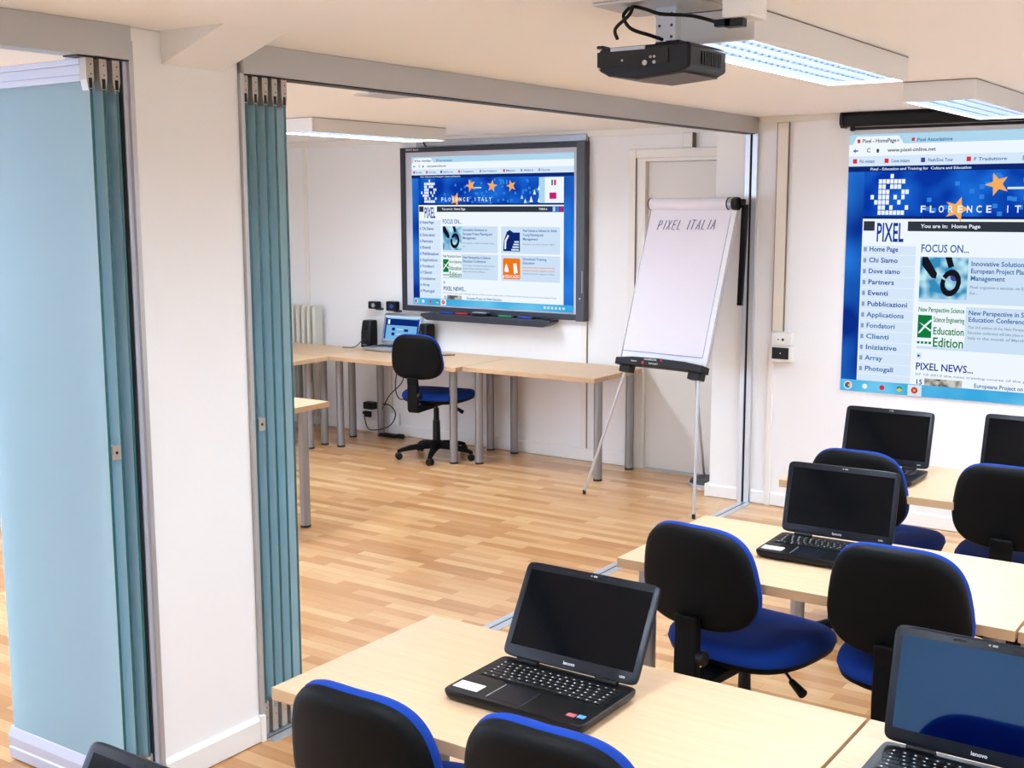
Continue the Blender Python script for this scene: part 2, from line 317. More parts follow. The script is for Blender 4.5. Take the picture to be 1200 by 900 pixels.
# ------------------------------------------------------------------ web page as glowing sheets, in place of projector light
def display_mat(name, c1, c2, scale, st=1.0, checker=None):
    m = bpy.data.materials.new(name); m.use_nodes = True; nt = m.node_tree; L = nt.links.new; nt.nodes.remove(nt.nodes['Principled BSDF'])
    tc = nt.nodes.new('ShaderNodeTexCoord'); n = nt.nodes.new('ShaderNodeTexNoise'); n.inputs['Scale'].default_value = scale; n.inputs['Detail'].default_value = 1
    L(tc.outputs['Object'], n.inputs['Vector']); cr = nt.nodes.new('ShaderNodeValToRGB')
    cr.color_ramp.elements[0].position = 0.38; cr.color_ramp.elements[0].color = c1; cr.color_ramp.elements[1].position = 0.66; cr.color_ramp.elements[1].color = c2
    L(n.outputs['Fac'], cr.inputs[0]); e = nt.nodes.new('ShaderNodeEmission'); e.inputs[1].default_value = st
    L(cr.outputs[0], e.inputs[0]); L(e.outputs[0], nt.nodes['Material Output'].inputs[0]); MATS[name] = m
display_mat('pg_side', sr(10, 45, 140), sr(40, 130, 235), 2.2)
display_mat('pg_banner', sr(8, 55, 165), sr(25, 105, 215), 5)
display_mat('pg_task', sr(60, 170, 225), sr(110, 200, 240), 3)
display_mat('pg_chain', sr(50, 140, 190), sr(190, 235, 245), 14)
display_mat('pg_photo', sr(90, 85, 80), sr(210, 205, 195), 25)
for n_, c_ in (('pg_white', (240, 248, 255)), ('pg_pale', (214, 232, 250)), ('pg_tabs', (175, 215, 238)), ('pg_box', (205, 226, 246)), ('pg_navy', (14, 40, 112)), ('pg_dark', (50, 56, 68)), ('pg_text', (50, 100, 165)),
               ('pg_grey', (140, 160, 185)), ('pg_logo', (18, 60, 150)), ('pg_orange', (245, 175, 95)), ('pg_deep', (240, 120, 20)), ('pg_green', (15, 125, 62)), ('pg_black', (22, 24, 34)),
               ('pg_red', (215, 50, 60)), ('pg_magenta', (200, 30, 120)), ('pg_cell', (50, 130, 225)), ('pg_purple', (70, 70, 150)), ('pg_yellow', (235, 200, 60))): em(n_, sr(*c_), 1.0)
STAR = [(0.0, 1.0), (0.25, 0.35), (0.95, 0.3), (0.4, -0.12), (0.6, -0.85), (0.0, -0.42), (-0.6, -0.8), (-0.38, -0.1), (-0.95, 0.3), (-0.25, 0.32)]
LOGO = ['.....#....', '..#######.', '..##.###..', '..###...##', '#.###.#.#.', '.####..#..', '..##.#...#', '..#######.']
def web_page(parent, W, H, umax=1.0, full=True):
    """page in the parent's XZ plane, x 0..W to the right, z 0..-H downwards, facing -Y"""
    parts = {}
    LY = 0.0012
    def q(mat, lay, u0, v0, u1, v1):
        if u0 >= umax: return
        u1 = min(u1, umax); b = parts.setdefault(mat, MB()); y = -LY*lay
        b.poly([(u0*W, y, -v1*H), (u1*W, y, -v1*H), (u1*W, y, -v0*H), (u0*W, y, -v0*H)])
    def pl(mat, lay, pts, cu=0, cv=0, s=1.0, rot=0, sy=None):
        if cu >= umax: return
        b = parts.setdefault(mat, MB()); c_, s_ = math.cos(rot), math.sin(rot)
        b.poly([(cu*W+s*(x*c_-z*s_), -LY*lay, -cv*H+s*(x*s_+z*c_)) for x, z in pts])
    def t(mat, txt, u, v, h, width=None, lay=6):     # v = baseline
        if u > umax: return
        add_text(parts.setdefault(mat, MB()), txt, u*W, -v*H, -LY*lay, h*H/0.72, width=(width*W if width else None))
    q('pg_side', 1, 0, 0.12, 1, 0.965)
    q('pg_tabs', 2, 0, 0.0, 1, 0.042); q('pg_white', 3, 0, 0.038, 1, 0.082); q('pg_pale', 3, 0, 0.082, 1, 0.122)
    pl('pg_white', 4, [(0.01*W, -0.04*H), (0.02*W, -0.008*H), (0.132*W, -0.008*H), (0.146*W, -0.04*H)])
    t('pg_dark', 'Pixel - HomePage', 0.036, 0.032, 0.015, 0.09); q('pg_red', 5, 0.022, 0.018, 0.030, 0.032); t('pg_dark', 'x', 0.128, 0.03, 0.012)
    q('pg_red', 5, 0.166, 0.018, 0.174, 0.03); t('pg_text', 'Pixel Associazione', 0.18, 0.032, 0.013, 0.09)
    pl('pg_text', 5, [(-1, 0), (0, 0.8), (0, 0.25), (1, 0.25), (1, -0.25), (0, -0.25), (0, -0.8)], 0.018, 0.062, 0.010*H)
    t('pg_dark', 'C', 0.048, 0.068, 0.016); pl('pg_dark', 5, [(-0.8, 0), (0, 0.9), (0.8, 0), (0.5, 0), (0.5, -0.9), (-0.5, -0.9), (-0.5, 0)], 0.078, 0.062, 0.009*H)
    t('pg_dark', 'www.pixel-online.net', 0.104, 0.068, 0.014, 0.125)
    x_ = 0.012
    for name, mt, wd in (('Più visitati', 'pg_red', 0.05), ('Come iniziare', 'pg_red', 0.06), ('Flash/Doc Tour', 'pg_purple', 0.08), ('F Traduttore', 'pg_red', 0.10), ('Gran Traduttore', 'pg_grey', 0.11), ('Meteo', 'pg_red', 0.07), ('Altri', 'pg_grey', 0.07), ('Personal', 'pg_grey', 0.06)):
        q(mt, 5, x_, 0.093, x_+0.011, 0.110); t('pg_text', name, x_+0.018, 0.108, 0.012, wd*0.8); x_ += wd+0.035
    q('pg_white', 4, 0.045, 0.322, 0.944, 0.955)
    q('pg_banner', 4, 0.045, 0.142, 0.944, 0.312); q('pg_navy', 4, 0.0, 0.121, 1.0, 0.142); q('pg_navy', 4, 0.045, 0.312, 0.944, 0.322)
    t('pg_pale', 'Pixel - Education and Training for  Culture and Education', 0.06, 0.137, 0.010, 0.26)
    rnd = random.Random(3)
    for k in range(60):
        uu = 0.2+rnd.random()*0.6; vv = 0.15+rnd.random()*0.15; q('pg_cell', 4.4, uu, vv, uu+0.012, vv+0.016)
    for r_, row in enumerate(LOGO):
        for c_, ch in enumerate(row):
            if ch == '#': u_ = 0.064+c_*0.0102; v_ = 0.152+r_*0.0197; q('pg_white', 6, u_, v_, u_+0.0086, v_+0.0166)
    for (cu, cv, s_, ro) in ((0.385, 0.195, 0.044, 0.35), (0.29, 0.285, 0.048, -0.3), (0.518, 0.20, 0.042, 1.1), (0.635, 0.20, 0.040, 0.3)):
        pl('pg_orange', 5, STAR, cu, cv, s_*H, ro)
    q('pg_pale', 5, 0.41, 0.205, 0.452, 0.213)
    for k, ch in enumerate('FLORENCE ITALY'):
        if ch != ' ': t('pg_white', ch, 0.196+k*0.0235+(0.004 if ch == 'I' else 0), 0.297, 0.026, 0.0035 if ch == 'I' else 0.014, 7)
    q('pg_tabs', 4.6, 0.80, 0.148, 0.86, 0.31); q('pg_white', 5, 0.835, 0.148, 0.944, 0.31)
    q('pg_purple', 6, 0.873, 0.165, 0.882, 0.20); q('pg_red', 6, 0.888, 0.165, 0.900, 0.20); q('pg_magenta', 6, 0.862, 0.245, 0.902, 0.285)
    for k in range(6): q('pg_white', 6, 0.68+rnd.random()*0.14, 0.0, 0, 0) if False else None
    for (uu, vv, ss) in ((0.70, 0.27, .012), (0.72, 0.295, .014), (0.755, 0.285, .02), (0.775, 0.24, .016), (0.80, 0.29, .014), (0.80, 0.215, .014)): pl('pg_white', 6, [(-.7, -1), (.7, -1), (0, 1)], uu, vv, ss*H)
    q('pg_dark', 5, 0.048, 0.331, 0.078, 0.368); q('pg_dark', 5, 0.166, 0.331, 0.944, 0.368)
    t('pg_white', 'You are in:  Home Page', 0.20, 0.355, 0.014, 0.15)
    t('pg_white', 'TORNA A', 0.80, 0.355, 0.013, 0.05)
    for k, mt in enumerate(('pg_logo', 'pg_tabs', 'pg_cell', 'pg_magenta')): q(mt, 6, 0.86+k*0.021, 0.334, 0.876+k*0.021, 0.364)
    add_text(parts.setdefault('pg_logo', MB()), 'PIXEL', 0.083*W, -0.408*H, -LY*6, 0.073*H/0.72, width=0.073*W)
    q('pg_pale', 5, 0.048, 0.425, 0.19, 0.955)
    menu = ['Home Page', 'Chi Siamo', 'Dove siamo', 'Partners', 'Eventi', 'Pubblicazioni', 'Applications', 'Fondatori', 'Clienti', 'Iniziative', 'Array', 'Photogall']
    for k, s_ in enumerate(menu):
        v_ = 0.447+k*0.0425; t('pg_text' if k > 5 else 'pg_logo', s_, 0.066, v_, 0.019, 0.0075*len(s_)+0.01); q('pg_grey', 6, 0.051, v_-0.016, 0.059, v_+0.001)
        q('pg_white', 6, 0.048, v_+0.012, 0.19, v_+0.014)
    t('pg_text', 'FOCUS ON...', 0.203, 0.446, 0.030, 0.122)
    for cu, c2 in ((0.203, 0), (0.574, 1)):
        q('pg_box', 5, cu, 0.462, cu+0.350, 0.636); q('pg_box', 5, cu, 0.648, cu+0.350, 0.815)
    q('pg_chain', 6, 0.203, 0.465, 0.325, 0.622)
    ring = lambda R0, R1, n=14, a0=0, a1=360: [(R0*math.cos(R(a0+(a1-a0)*i/n)), R0*math.sin(R(a0+(a1-a0)*i/n))) for i in range(n+1)]+[(R1*math.cos(R(a1-(a1-a0)*i/n)), R1*math.sin(R(a1-(a1-a0)*i/n))) for i in range(n+1)]
    pl('pg_black', 7, [(x*0.8, z*1.1) for x, z in ring(1.0, 0.55, 14, -190, 160)], 0.283, 0.56, 0.047*H, -0.2)
    pl('pg_black', 7, [(-1.2, 1.5), (-0.6, 1.5), (0.5, -0.3), (0.4, -0.9), (-0.1, -0.8), (-1.2, 0.6)], 0.236, 0.515, 0.034*H)
    pl('pg_black', 7, [(0.2, 1.6), (0.9, 1.6), (1.2, 0.6), (0.6, 0.4)], 0.262, 0.518, 0.034*H); pl('pg_purple', 6.5, ring(0.6, 0.0, 10), 0.292, 0.538, 0.026*H)
    q('pg_white', 6, 0.2, 0.648, 0.325, 0.804); t('pg_green', 'New Perspective Science', 0.204, 0.672, 0.019, 0.118, 7)
    q('pg_green', 7, 0.204, 0.685, 0.240, 0.772); pl('pg_white', 8, [(-1, -0.9), (-0.8, -1), (0.2, 0.2), (1, 1), (0.7, 1.1), (-0.1, 0.3)], 0.224, 0.73, 0.026*H); pl('pg_white', 8, [(-1, 0.5), (-0.4, 0.2), (1, -0.7), (0.8, -0.9), (-0.4, 0)], 0.224, 0.725, 0.024*H)
    for k, s_ in enumerate(('Science Engineering', 'Education', 'Edition')): t('pg_green', s_, 0.244, 0.709+k*0.043+(0.004*k), 0.020+0.008*k, 0.079, 7)
    for k in range(4): q('pg_green', 7, 0.204+k*0.010, 0.786, 0.211+k*0.010, 0.795)
    t('pg_text', 'Innovative Solutions to', 0.332, 0.494, 0.018, 0.155); t('pg_text', 'European Project Planning and', 0.332, 0.521, 0.018, 0.185); t('pg_text', 'Management', 0.332, 0.548, 0.018, 0.085)
    t('pg_grey', 'Pixel organises a seminar on European Project', 0.332, 0.578, 0.011, 0.20); t('pg_grey', 'Eur...', 0.332, 0.60, 0.011, 0.02)
    t('pg_text', 'New Perspective in Science', 0.332, 0.677, 0.018, 0.175); t('pg_text', 'Education Conference', 0.332, 0.702, 0.018, 0.145)
    for k, s_ in enumerate(('The 3rd edition of the New Perspectives in Science', 'Education conference will take place in Florence', 'Italy in the month of March')): t('pg_grey', s_, 0.332, 0.728+k*0.02, 0.011, 0.20-0.03*k)
    b = parts.setdefault('pg_navy', MB())
    pl('pg_navy', 6, [(-1, -1.05), (1, -1.05), (1, 0.8), (0.2, 0.8), (-0.2, 1.05), (-0.55, 0.85), (-0.9, 0)], 0.637, 0.552, 0.066*H)
    for k in range(4): q('pg_pale', 7, 0.655-0.006*k, 0.555+k*0.017, 0.682, 0.565+k*0.017)
    pl('pg_white', 7, [(-0.9, -0.9), (-0.7, -0.9), (-0.65, -0.1), (-0.3, 0.5), (-0.45, 0.6), (-0.85, 0)], 0.637, 0.552, 0.062*H)
    pl('pg_deep', 6, [(-1, -0.9), (-0.9, -1), (0.9, -1), (1, -0.9), (1, 0.9), (0.9, 1), (-0.9, 1), (-1, 0.9)], 0.637, 0.735, 0.068*H)
    pl('pg_white', 7, [(-0.85, -0.3), (-0.55, -0.35), (-0.3, -0.3), (-0.5, 0.35), (-0.65, 0.5), (-0.8, 0.1)], 0.637, 0.735, 0.066*H); pl('pg_white', 7, [(0.3, -0.5), (0.75, -0.4), (0.6, 0.55), (0.2, 0.5)], 0.637, 0.735, 0.066*H)
    t('pg_white', '# EDUCAZIO', 0.585, 0.795, 0.02, 0.10, 7)
    for u_, v_, s_, w_ in ((0.705, 0.494, 'Pixel Opened to Software for Adults', 0.20), (0.705, 0.521, 'Young Planning and', 0.12), (0.705, 0.548, 'Management', 0.09), (0.705, 0.677, 'Download Training', 0.14), (0.705, 0.702, 'Education', 0.07)): t('pg_text', s_, u_, v_, 0.016, w_)
    for k in range(3): t('pg_deep' if k < 2 else 'pg_grey', 'International seminars organised in Florence', 0.705, 0.728+k*0.02, 0.010, 0.19)
    t('pg_grey', 'Pixel starts a new series of courses in March', 0.705, 0.578, 0.010, 0.19)
    q('pg_pale', 6, 0.205, 0.83, 0.218, 0.855); pl('pg_logo', 7, [(-1, -1), (1, 0), (-1, 1)], 0.2115, 0.842, 0.006*H)
    t('pg_logo', 'PIXEL NEWS...', 0.203, 0.896, 0.028, 0.148)
    t('pg_grey', '07 10 2013 the next training course of the project takes place in Florence with the partners of the project Pixel', 0.203, 0.918, 0.009, 0.70)
    q('pg_photo', 6, 0.228, 0.928, 0.325, 0.955); t('pg_text', 'Europeana Project on Online Education', 0.355, 0.949, 0.016, 0.22); t('pg_logo', '15', 0.204, 0.953, 0.02)
    q('pg_task', 6, 0, 0.955, 1, 1.0)
    for k, mt in enumerate(('pg_pale', 'pg_white', 'pg_red', 'pg_yellow')): pl(mt, 7, ring(1.0 if k else 1.7, 0, 16), 0.022+k*0.047, 0.978, 0.010*H)
    for k, mt in enumerate(('pg_red', 'pg_green', 'pg_cell', 'pg_yellow')): pl(mt, 8, ring(1.4, 0, 6, 90*k+45, 90*k+135), 0.022, 0.978, 0.009*H)
    pl('pg_green', 7.5, ring(1.0, 0.5, 10, 0, 180), 0.163, 0.978, 0.010*H)
    q('pg_pale', 6.5, 0.185, 0.957, 0.222, 1.0); pl('pg_red', 7, ring(1, 0, 12), 0.203, 0.978, 0.013*H); pl('pg_yellow', 8, ring(1, 0, 12), 0.203, 0.978, 0.005*H)
    for k in range(6): q('pg_pale', 7, 0.83+k*0.022, 0.970, 0.842+k*0.022, 0.986)
    nm = {'pg_side': 'side_background', 'pg_banner': 'banner', 'pg_task': 'taskbar', 'pg_chain': 'picture', 'pg_photo': 'news_picture', 'pg_white': 'page_sheet', 'pg_pale': 'menu_panel', 'pg_tabs': 'tab_strip', 'pg_box': 'article_box',
          'pg_navy': 'navy_strip', 'pg_dark': 'title_bar', 'pg_text': 'article_text', 'pg_grey': 'small_text', 'pg_logo': 'logo_text', 'pg_orange': 'star_shapes', 'pg_deep': 'orange_picture', 'pg_green': 'green_picture', 'pg_black': 'chain_picture',
          'pg_red': 'red_icons', 'pg_magenta': 'magenta_badge', 'pg_cell': 'banner_squares', 'pg_purple': 'purple_icons', 'pg_yellow': 'yellow_icons'}
    for k, b in parts.items():
        b.flat = True; b.build(nm[k], k, parent)
pg = empty('projected_page_glow', (0.597, -0.004, 2.305), 'bright web page projected on the wall under the black roller screen', 'projected image')  # emissive sheets stand in for the light the projector throws on the wall
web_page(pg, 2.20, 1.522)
# roller screen above it
e = empty('roller_screen', (0.56, 0, 2.36), 'black roller screen rolled up above the projected web page', 'projection screen')
b = MB(); b.prism([(-0.005, 0.071), (-0.075, 0.071), (-0.085, 0.05), (-0.085, 0.012), (-0.065, -0.008), (-0.005, -0.008)], 'x', 0.02, 2.45); b.build('case', 'black', e, bevel=0.004)
b = MB(); b.prism([(-0.004, 0.072), (-0.086, 0.072), (-0.096, 0.045), (-0.096, 0.005), (-0.07, -0.018), (-0.004, -0.018)], 'x', -0.0, 0.022); b.build('end_cap', 'black_gloss', e, bevel=0.004)
b = MB(); b.box(0.065, 2.4, -0.055, -0.028, -0.030, -0.014); b.box(0.055, 0.075, -0.06, -0.024, -0.035, -0.009); b.build('bottom_bar', 'black', e, bevel=0.003)

# ------------------------------------------------------------------ interactive whiteboard
e = empty('interactive_whiteboard', (-3.22, YF, 1.06), 'large interactive whiteboard with dark frame showing a web page', 'whiteboard')
b = MB(); b.box(0, 1.655, -0.035, -0.004, 0.03, 1.262); b.build('board_surface', 'board_surface', e)
b = MB(); b.box(-0.012, 0.034, -0.05, -0.003, -0.005, 1.292); b.box(0.034, 1.655, -0.05, -0.003, 1.255, 1.292); b.box(0.034, 1.655, -0.05, -0.003, -0.005, 0.040); b.build('frame', 'board_frame', e, bevel=0.005)
b = MB(); b.box(1.655, 1.725, -0.07, -0.003, -0.008, 1.295); b.mi = 1; b.cyl((1.69, -0.0705, 0.16), (1.69, -0.073, 0.16), 0.006); b.box(1.706, 1.710, -0.0715, -0.070, 0.2, 0.36); b.build('side_speaker', ['board_side', 'silver'], e, bevel=0.006)
b = MB(); add_text(b, 'SMART Board', 0.05, 1.268, -0.0512, 0.022); b.flat = True; b.build('brand_lettering', 'legend', e)
b = MB(); b.box(0.14, 1.71, -0.028, -0.002, 1.298, 1.348); b.build('mounting_rail', 'silver', e, bevel=0.003)
b = MB(); b.prism([(0.24, -0.035), (0.30, -0.062), (1.40, -0.062), (1.47, -0.03), (1.47, -0.012), (0.24, -0.012)], 'y', -0.13, -0.008); b.build('pen_tray', 'board_frame', e, bevel=0.006)
b = MB(); b.box(0.30, 1.42, -0.125, -0.06, -0.013, -0.009); b.build('tray_liner', 'board_side', e, bevel=0.001)
bp_ = bpy.data.objects.new('page_display', None); C.objects.link(bp_); bp_.parent = e; bp_.location = (0.100, -0.0362, 1.217)
# page hangs on an empty inside the board; give it its own mesh base
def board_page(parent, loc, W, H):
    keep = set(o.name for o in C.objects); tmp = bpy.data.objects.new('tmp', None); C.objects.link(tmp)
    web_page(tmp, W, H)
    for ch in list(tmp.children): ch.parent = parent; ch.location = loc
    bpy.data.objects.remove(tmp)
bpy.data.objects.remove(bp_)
board_page(e, (0.100, -0.0362, 1.217), 1.516, 1.165)  # page glows by itself, replacing the projector beam on the board
for k, (x, m_, lb) in enumerate(((0.42, 'blue_pl', 'blue'), (0.56, 'red', 'red'), (0.98, 'green_pl', 'green'), (1.16, 'blue_pl', 'second blue'))):
    b = MB(); b.cyl((0, 0, 0), (0.12, 0, 0), 0.008, n=12); o = b.build('marker_pen', m_, smooth=True); o.location = (-3.22+x, YF-0.09, 1.06+0.0); tag(o, f'{lb} marker pen lying in the tray of the whiteboard', 'pen', 'pens in the whiteboard tray')
    b = MB(); b.cyl((0.12, 0, 0), (0.145, 0, 0), 0.0085, n=12); b.build('pen_cap', 'black', o, smooth=True)
b = MB(); b.box(0, 0.14, -0.04, 0.02, 0, 0.022); o = tag(b.build('board_eraser', 'black', bevel=0.006), 'dark oval eraser in the middle of the whiteboard tray', 'eraser'); o.location = (-3.22+0.74, YF-0.08, 1.053)
b = MB(); b.box(0.003, 0.137, -0.038, 0.018, 0.0225, 0.027); b.build('felt_pad', 'silver', o)
# small black junction above the board left corner: cable
b = MB(); b.tube([(-2.98, YF-0.03, 2.30+0.058), (-3.0, YF-0.035, 2.39), (-2.98, YF-0.03, 2.425)], 0.006)
tag(b.build('board_cable', 'black', smooth=True), 'short black cable rising from the top left of the whiteboard', 'cable')

# ------------------------------------------------------------------ desks
def desk(x0, x1, y0, y1, label, legs=None, rz=0, z=0.74, grp='light beech desks', th=0.032, inset=0.075):
    cx, cy = (x0+x1)/2, (y0+y1)/2; e = empty('desk', (cx, cy, 0), label, 'desk', grp, rz)
    a, c = (x1-x0)/2, (y1-y0)/2
    b = MB(); b.box(-a+0.002, a-0.002, -c+0.002, c-0.002, z-th, z); o = b.build('desktop', ['desk', 'desk_edge'], e, bevel=0.0015)
    for p in o.data.polygons:
        if abs(p.normal.z) < 0.5: p.material_index = 1
    L_ = legs if legs is not None else [(-a+inset, -c+inset), (a-inset, -c+inset), (-a+inset, c-inset), (a-inset, c-inset)]
    if legs is not None: L_ = [(x-cx, y-cy) for x, y in legs]
    for x, y in L_:
        b = MB(); b.cyl((x, y, 0.012), (x, y, z-th-0.004), 0.030, n=28); b.mi = 0; b.cyl((x, y, z-th-0.006), (x, y, z-th), 0.045, n=28)
        lg = b.build('leg', 'steel', e, smooth=True)
        b = MB(); b.cyl((x, y, 0.0), (x, y, 0.014), 0.031, n=28); b.build('foot', 'rubber', lg, smooth=True)
    return e
desk(1.000, 2.260, -5.170, -4.530, 'pale wooden desk in the foreground under the open black laptop')
desk(2.264, 3.52, -5.170, -4.530, 'pale wooden desk in the bottom right corner beside the foreground desk seam')
desk(1.155, 2.410, -3.745, -3.065, 'pale wooden desk in the middle row behind the blue chairs', legs=[(1.235, -3.67), (2.34, -3.67), (1.235, -3.14), (2.34, -3.14)])
desk(2.414, 3.66, -3.745, -3.065, 'pale wooden desk continuing the middle row at the right edge')
desk(1.155, 2.410, -2.350, -1.710, 'pale wooden desk in the back row below the projected web page')
desk(2.414, 3.66, -2.350, -1.710, 'pale wooden desk at the right end of the back row')
desk(1.25, 2.5, -6.56, -5.93, 'pale wooden desk closest to the viewer, under the laptop at bottom left')
# far room
desk(-3.46, -2.155, -0.255, 0.490, 'pale wooden desk under the whiteboard carrying the silver laptop', legs=[(-3.405, -0.12), (-2.275, -0.125), (-3.44, 0.41), (-2.335, 0.43)], grp='desks along the far wall')
desk(-2.150, -1.035, -0.185, 0.490, 'pale wooden desk right of the far office chair, beside the flip chart', legs=[(-2.15+0.04, -0.03), (-1.10, -0.02), (-2.11, 0.43), (-1.095, 0.42)], grp='desks along the far wall')
desk(-4.28, -3.464, -0.255, 0.30, 'pale wooden corner desk in front of the radiator', legs=[(-3.575, -0.125), (-3.60, 0.24), (-4.2, -0.15), (-4.2, 0.24)], grp='desks along the far wall')
desk(-4.10, -3.385, -1.50, -0.262, 'pale wooden desk running out from the far corner towards the glass panels', legs=[(-3.555, -0.31), (-4.02, -0.31), (-3.5, -1.42), (-4.02, -1.42)], grp='desks along the far wall')
desk(-2.62, -1.87, -3.10, -1.872, 'pale wooden desk corner sticking out beside the right stack of glass panels', legs=[(-1.925, -2.05), (-2.55, -1.95), (-1.94, -3.02), (-2.55, -3.02)])

# ------------------------------------------------------------------ office chairs
def sup(n_, a, b_, n=40, taper=0.0, e_=2.0):
    r_ = []
    for i in range(n):
        t = 2*math.pi*i/n; c_, s_ = math.cos(t), math.sin(t)
        x = a*math.copysign(abs(c_)**(2/n_), c_); z = b_*math.copysign(abs(s_)**(2/n_), s_)
        r_.append((x*(1-taper*z/b_), z))
    return r_
def make_chair(label, group=None):
    e = empty('office_chair', (0, 0, 0), label, 'chair', group)
    # five-star base
    b = MB(); b.cyl((0, 0, 0.075), (0, 0, 0.135), 0.045, 0.038, n=24)
    for k in range(5):
        a = R(k*72); b.T = Matrix.Rotation(a, 4, 'Z')
        rings = []
        for r_, w_, z0, z1 in ((0.03, 0.030, 0.078, 0.128), (0.12, 0.024, 0.074, 0.118), (0.21, 0.020, 0.066, 0.102), (0.27, 0.018, 0.058, 0.086), (0.30, 0.016, 0.052, 0.074)):
            rings.append([(r_, -w_, z0), (r_, w_, z0), (r_, w_, z1-0.008), (r_, w_*0.6, z1), (r_, -w_*0.6, z1), (r_, -w_, z1-0.008)])
        b.loft(rings)
    b.T = Matrix.Identity(4); base = b.build('star_base', 'chair_black', e, smooth=35, bevel=0.003)
    for k in range(5):
        a = R(k*72); x, y = 0.29*math.cos(a), 0.29*math.sin(a)
        b = MB(); b.T = Matrix.Translation((x, y, 0)) @ Matrix.Rotation(a*1.7+0.6, 4, 'Z')
        b.cyl((0, 0, 0.035), (0, 0, 0.062), 0.008, n=10)
        for sgn in (-1, 1):
            b.loft([[(r_*math.cos(t), sgn*yy, 0.026+r_*math.sin(t)) for t in [2*math.pi*i/20 for i in range(20)]] for yy, r_ in ((0.006, 0.022), (0.008, 0.026), (0.020, 0.026), (0.025, 0.020))])
        b.box(-0.012, 0.018, -0.006, 0.006, 0.02, 0.05)
        b.build('caster', 'black', e, smooth=35)
    b = MB(); b.cyl((0, 0, 0.13), (0, 0, 0.27), 0.030, 0.027, n=24); b.cyl((0, 0, 0.27), (0, 0, 0.36), 0.022, 0.020, n=24); b.cyl((0, 0, 0.36), (0, 0, 0.40), 0.012, n=16); b.build('gas_lift', 'black', e, smooth=True)
    b = MB(); b.box(-0.07, 0.07, -0.12, 0.10, 0.385, 0.412); b.cyl((0, 0, 0.37), (0, 0, 0.39), 0.03, n=16); mech = b.build('tilt_mechanism', 'black', e, bevel=0.006)
    b = MB(); b.tube([(0.05, 0.02, 0.395), (0.15, -0.02, 0.392), (0.215, -0.06, 0.370)], 0.005); b.cyl((0.205, -0.055, 0.374), (0.262, -0.085, 0.356), 0.011, 0.016, n=12); b.build('height_lever', 'black', mech, smooth=True)
    # seat: upholstered pad over a black pan
    def ring(a, b_, z, sag=0.0, n_=3.0):
        return [(x*(1.04+0.05*yy/b_)*1.04, yy*1.10+0.03, z - (0.022*max(0, yy/b_-0.35)**1.5) + sag*(x/a)**2) for x, yy in sup(n_, a, b_)]
    b = MB(); b.loft([ring(0.205, 0.195, 0.412), ring(0.228, 0.216, 0.426), ring(0.233, 0.222, 0.442)]); b.build('seat_pan', 'chair_black', e, smooth=50)
    b = MB(); b.loft([ring(0.232, 0.221, 0.4425), ring(0.238, 0.226, 0.455), ring(0.234, 0.222, 0.475), ring(0.218, 0.206, 0.488, 0.003), ring(0.18, 0.17, 0.493, 0.004), ring(0.09, 0.085, 0.491), ring(0.01, 0.01, 0.489)]); b.build('seat', 'chair_blue', e, smooth=60)
    # backrest
    Z0 = 0.744; H2 = 0.166; TL = R(7)
    def br(s_, d):
        o_ = []
        for x, z in sup(3.7, 0.205, H2, 64, 0.0):
            t = z/H2; wx = 1.015 - 0.17*max(0, t+0.35)**1.4/1.4 - 0.10*max(0, -t-0.4)**1.6
            X = x*wx*s_; Z = z*s_; Y = d + 0.9*(X*X)*0.9
            o_.append((X, Y*math.cos(TL)-Z*math.sin(TL)-0.335, Z0+Z*math.cos(TL)+Y*math.sin(TL)))
        return o_
    b = MB(); b.loft([br(0.03, -0.020), br(0.5, -0.022), br(0.84, -0.022), br(0.93, -0.019), br(0.98, -0.010), br(1.0, 0.004), br(0.995, 0.012)]); b.build('backrest_shell', 'chair_black', e, smooth=60)
    b = MB(); b.loft([br(0.995, 0.0125), br(1.012, 0.018), br(1.012, 0.028), br(0.985, 0.040), br(0.90, 0.049), br(0.6, 0.054), br(0.03, 0.055)]); b.build('backrest', 'chair_blue', e, smooth=60)
    # upright bar and its foot under the seat
    b = MB(); b.prism([(-0.352, 0.372), (-0.372, 0.392), (-0.374, 0.46), (-0.370, 0.58), (-0.376, 0.632), (-0.350, 0.632), (-0.338, 0.58), (-0.342, 0.47), (-0.338, 0.408), (-0.1, 0.408), (-0.1, 0.372)], 'x', -0.042, 0.042); up_ = b.build('back_upright', 'chair_black', e, bevel=0.008, seg=3)
    b = MB(); b.cyl((0.040, -0.352, 0.50), (0.064, -0.352, 0.50), 0.024, n=16); b.build('adjuster_knob', 'black', up_, smooth=True, bevel=0.003)
    return e
cg = 'blue and black office chairs in the near room'
chair0 = make_chair('office chair in the middle row with its blue seat fully visible', cg)
def put(o, x, y, rz=0.0, dz=0.0, db=0.0):
    o.location = (x, y, 0); o.rotation_euler = (0, 0, R(rz))
    for ch in o.children:               # seat height adjusted on the gas lift
        if ch.name.startswith('gas_lift'): ch.scale.z = 1+dz/0.4
        elif not ch.name.startswith(('star_base', 'caster')): ch.location.z = dz + (db if ch.name.startswith('backrest') else 0)
put(chair0, 1.510, -3.485, -7)
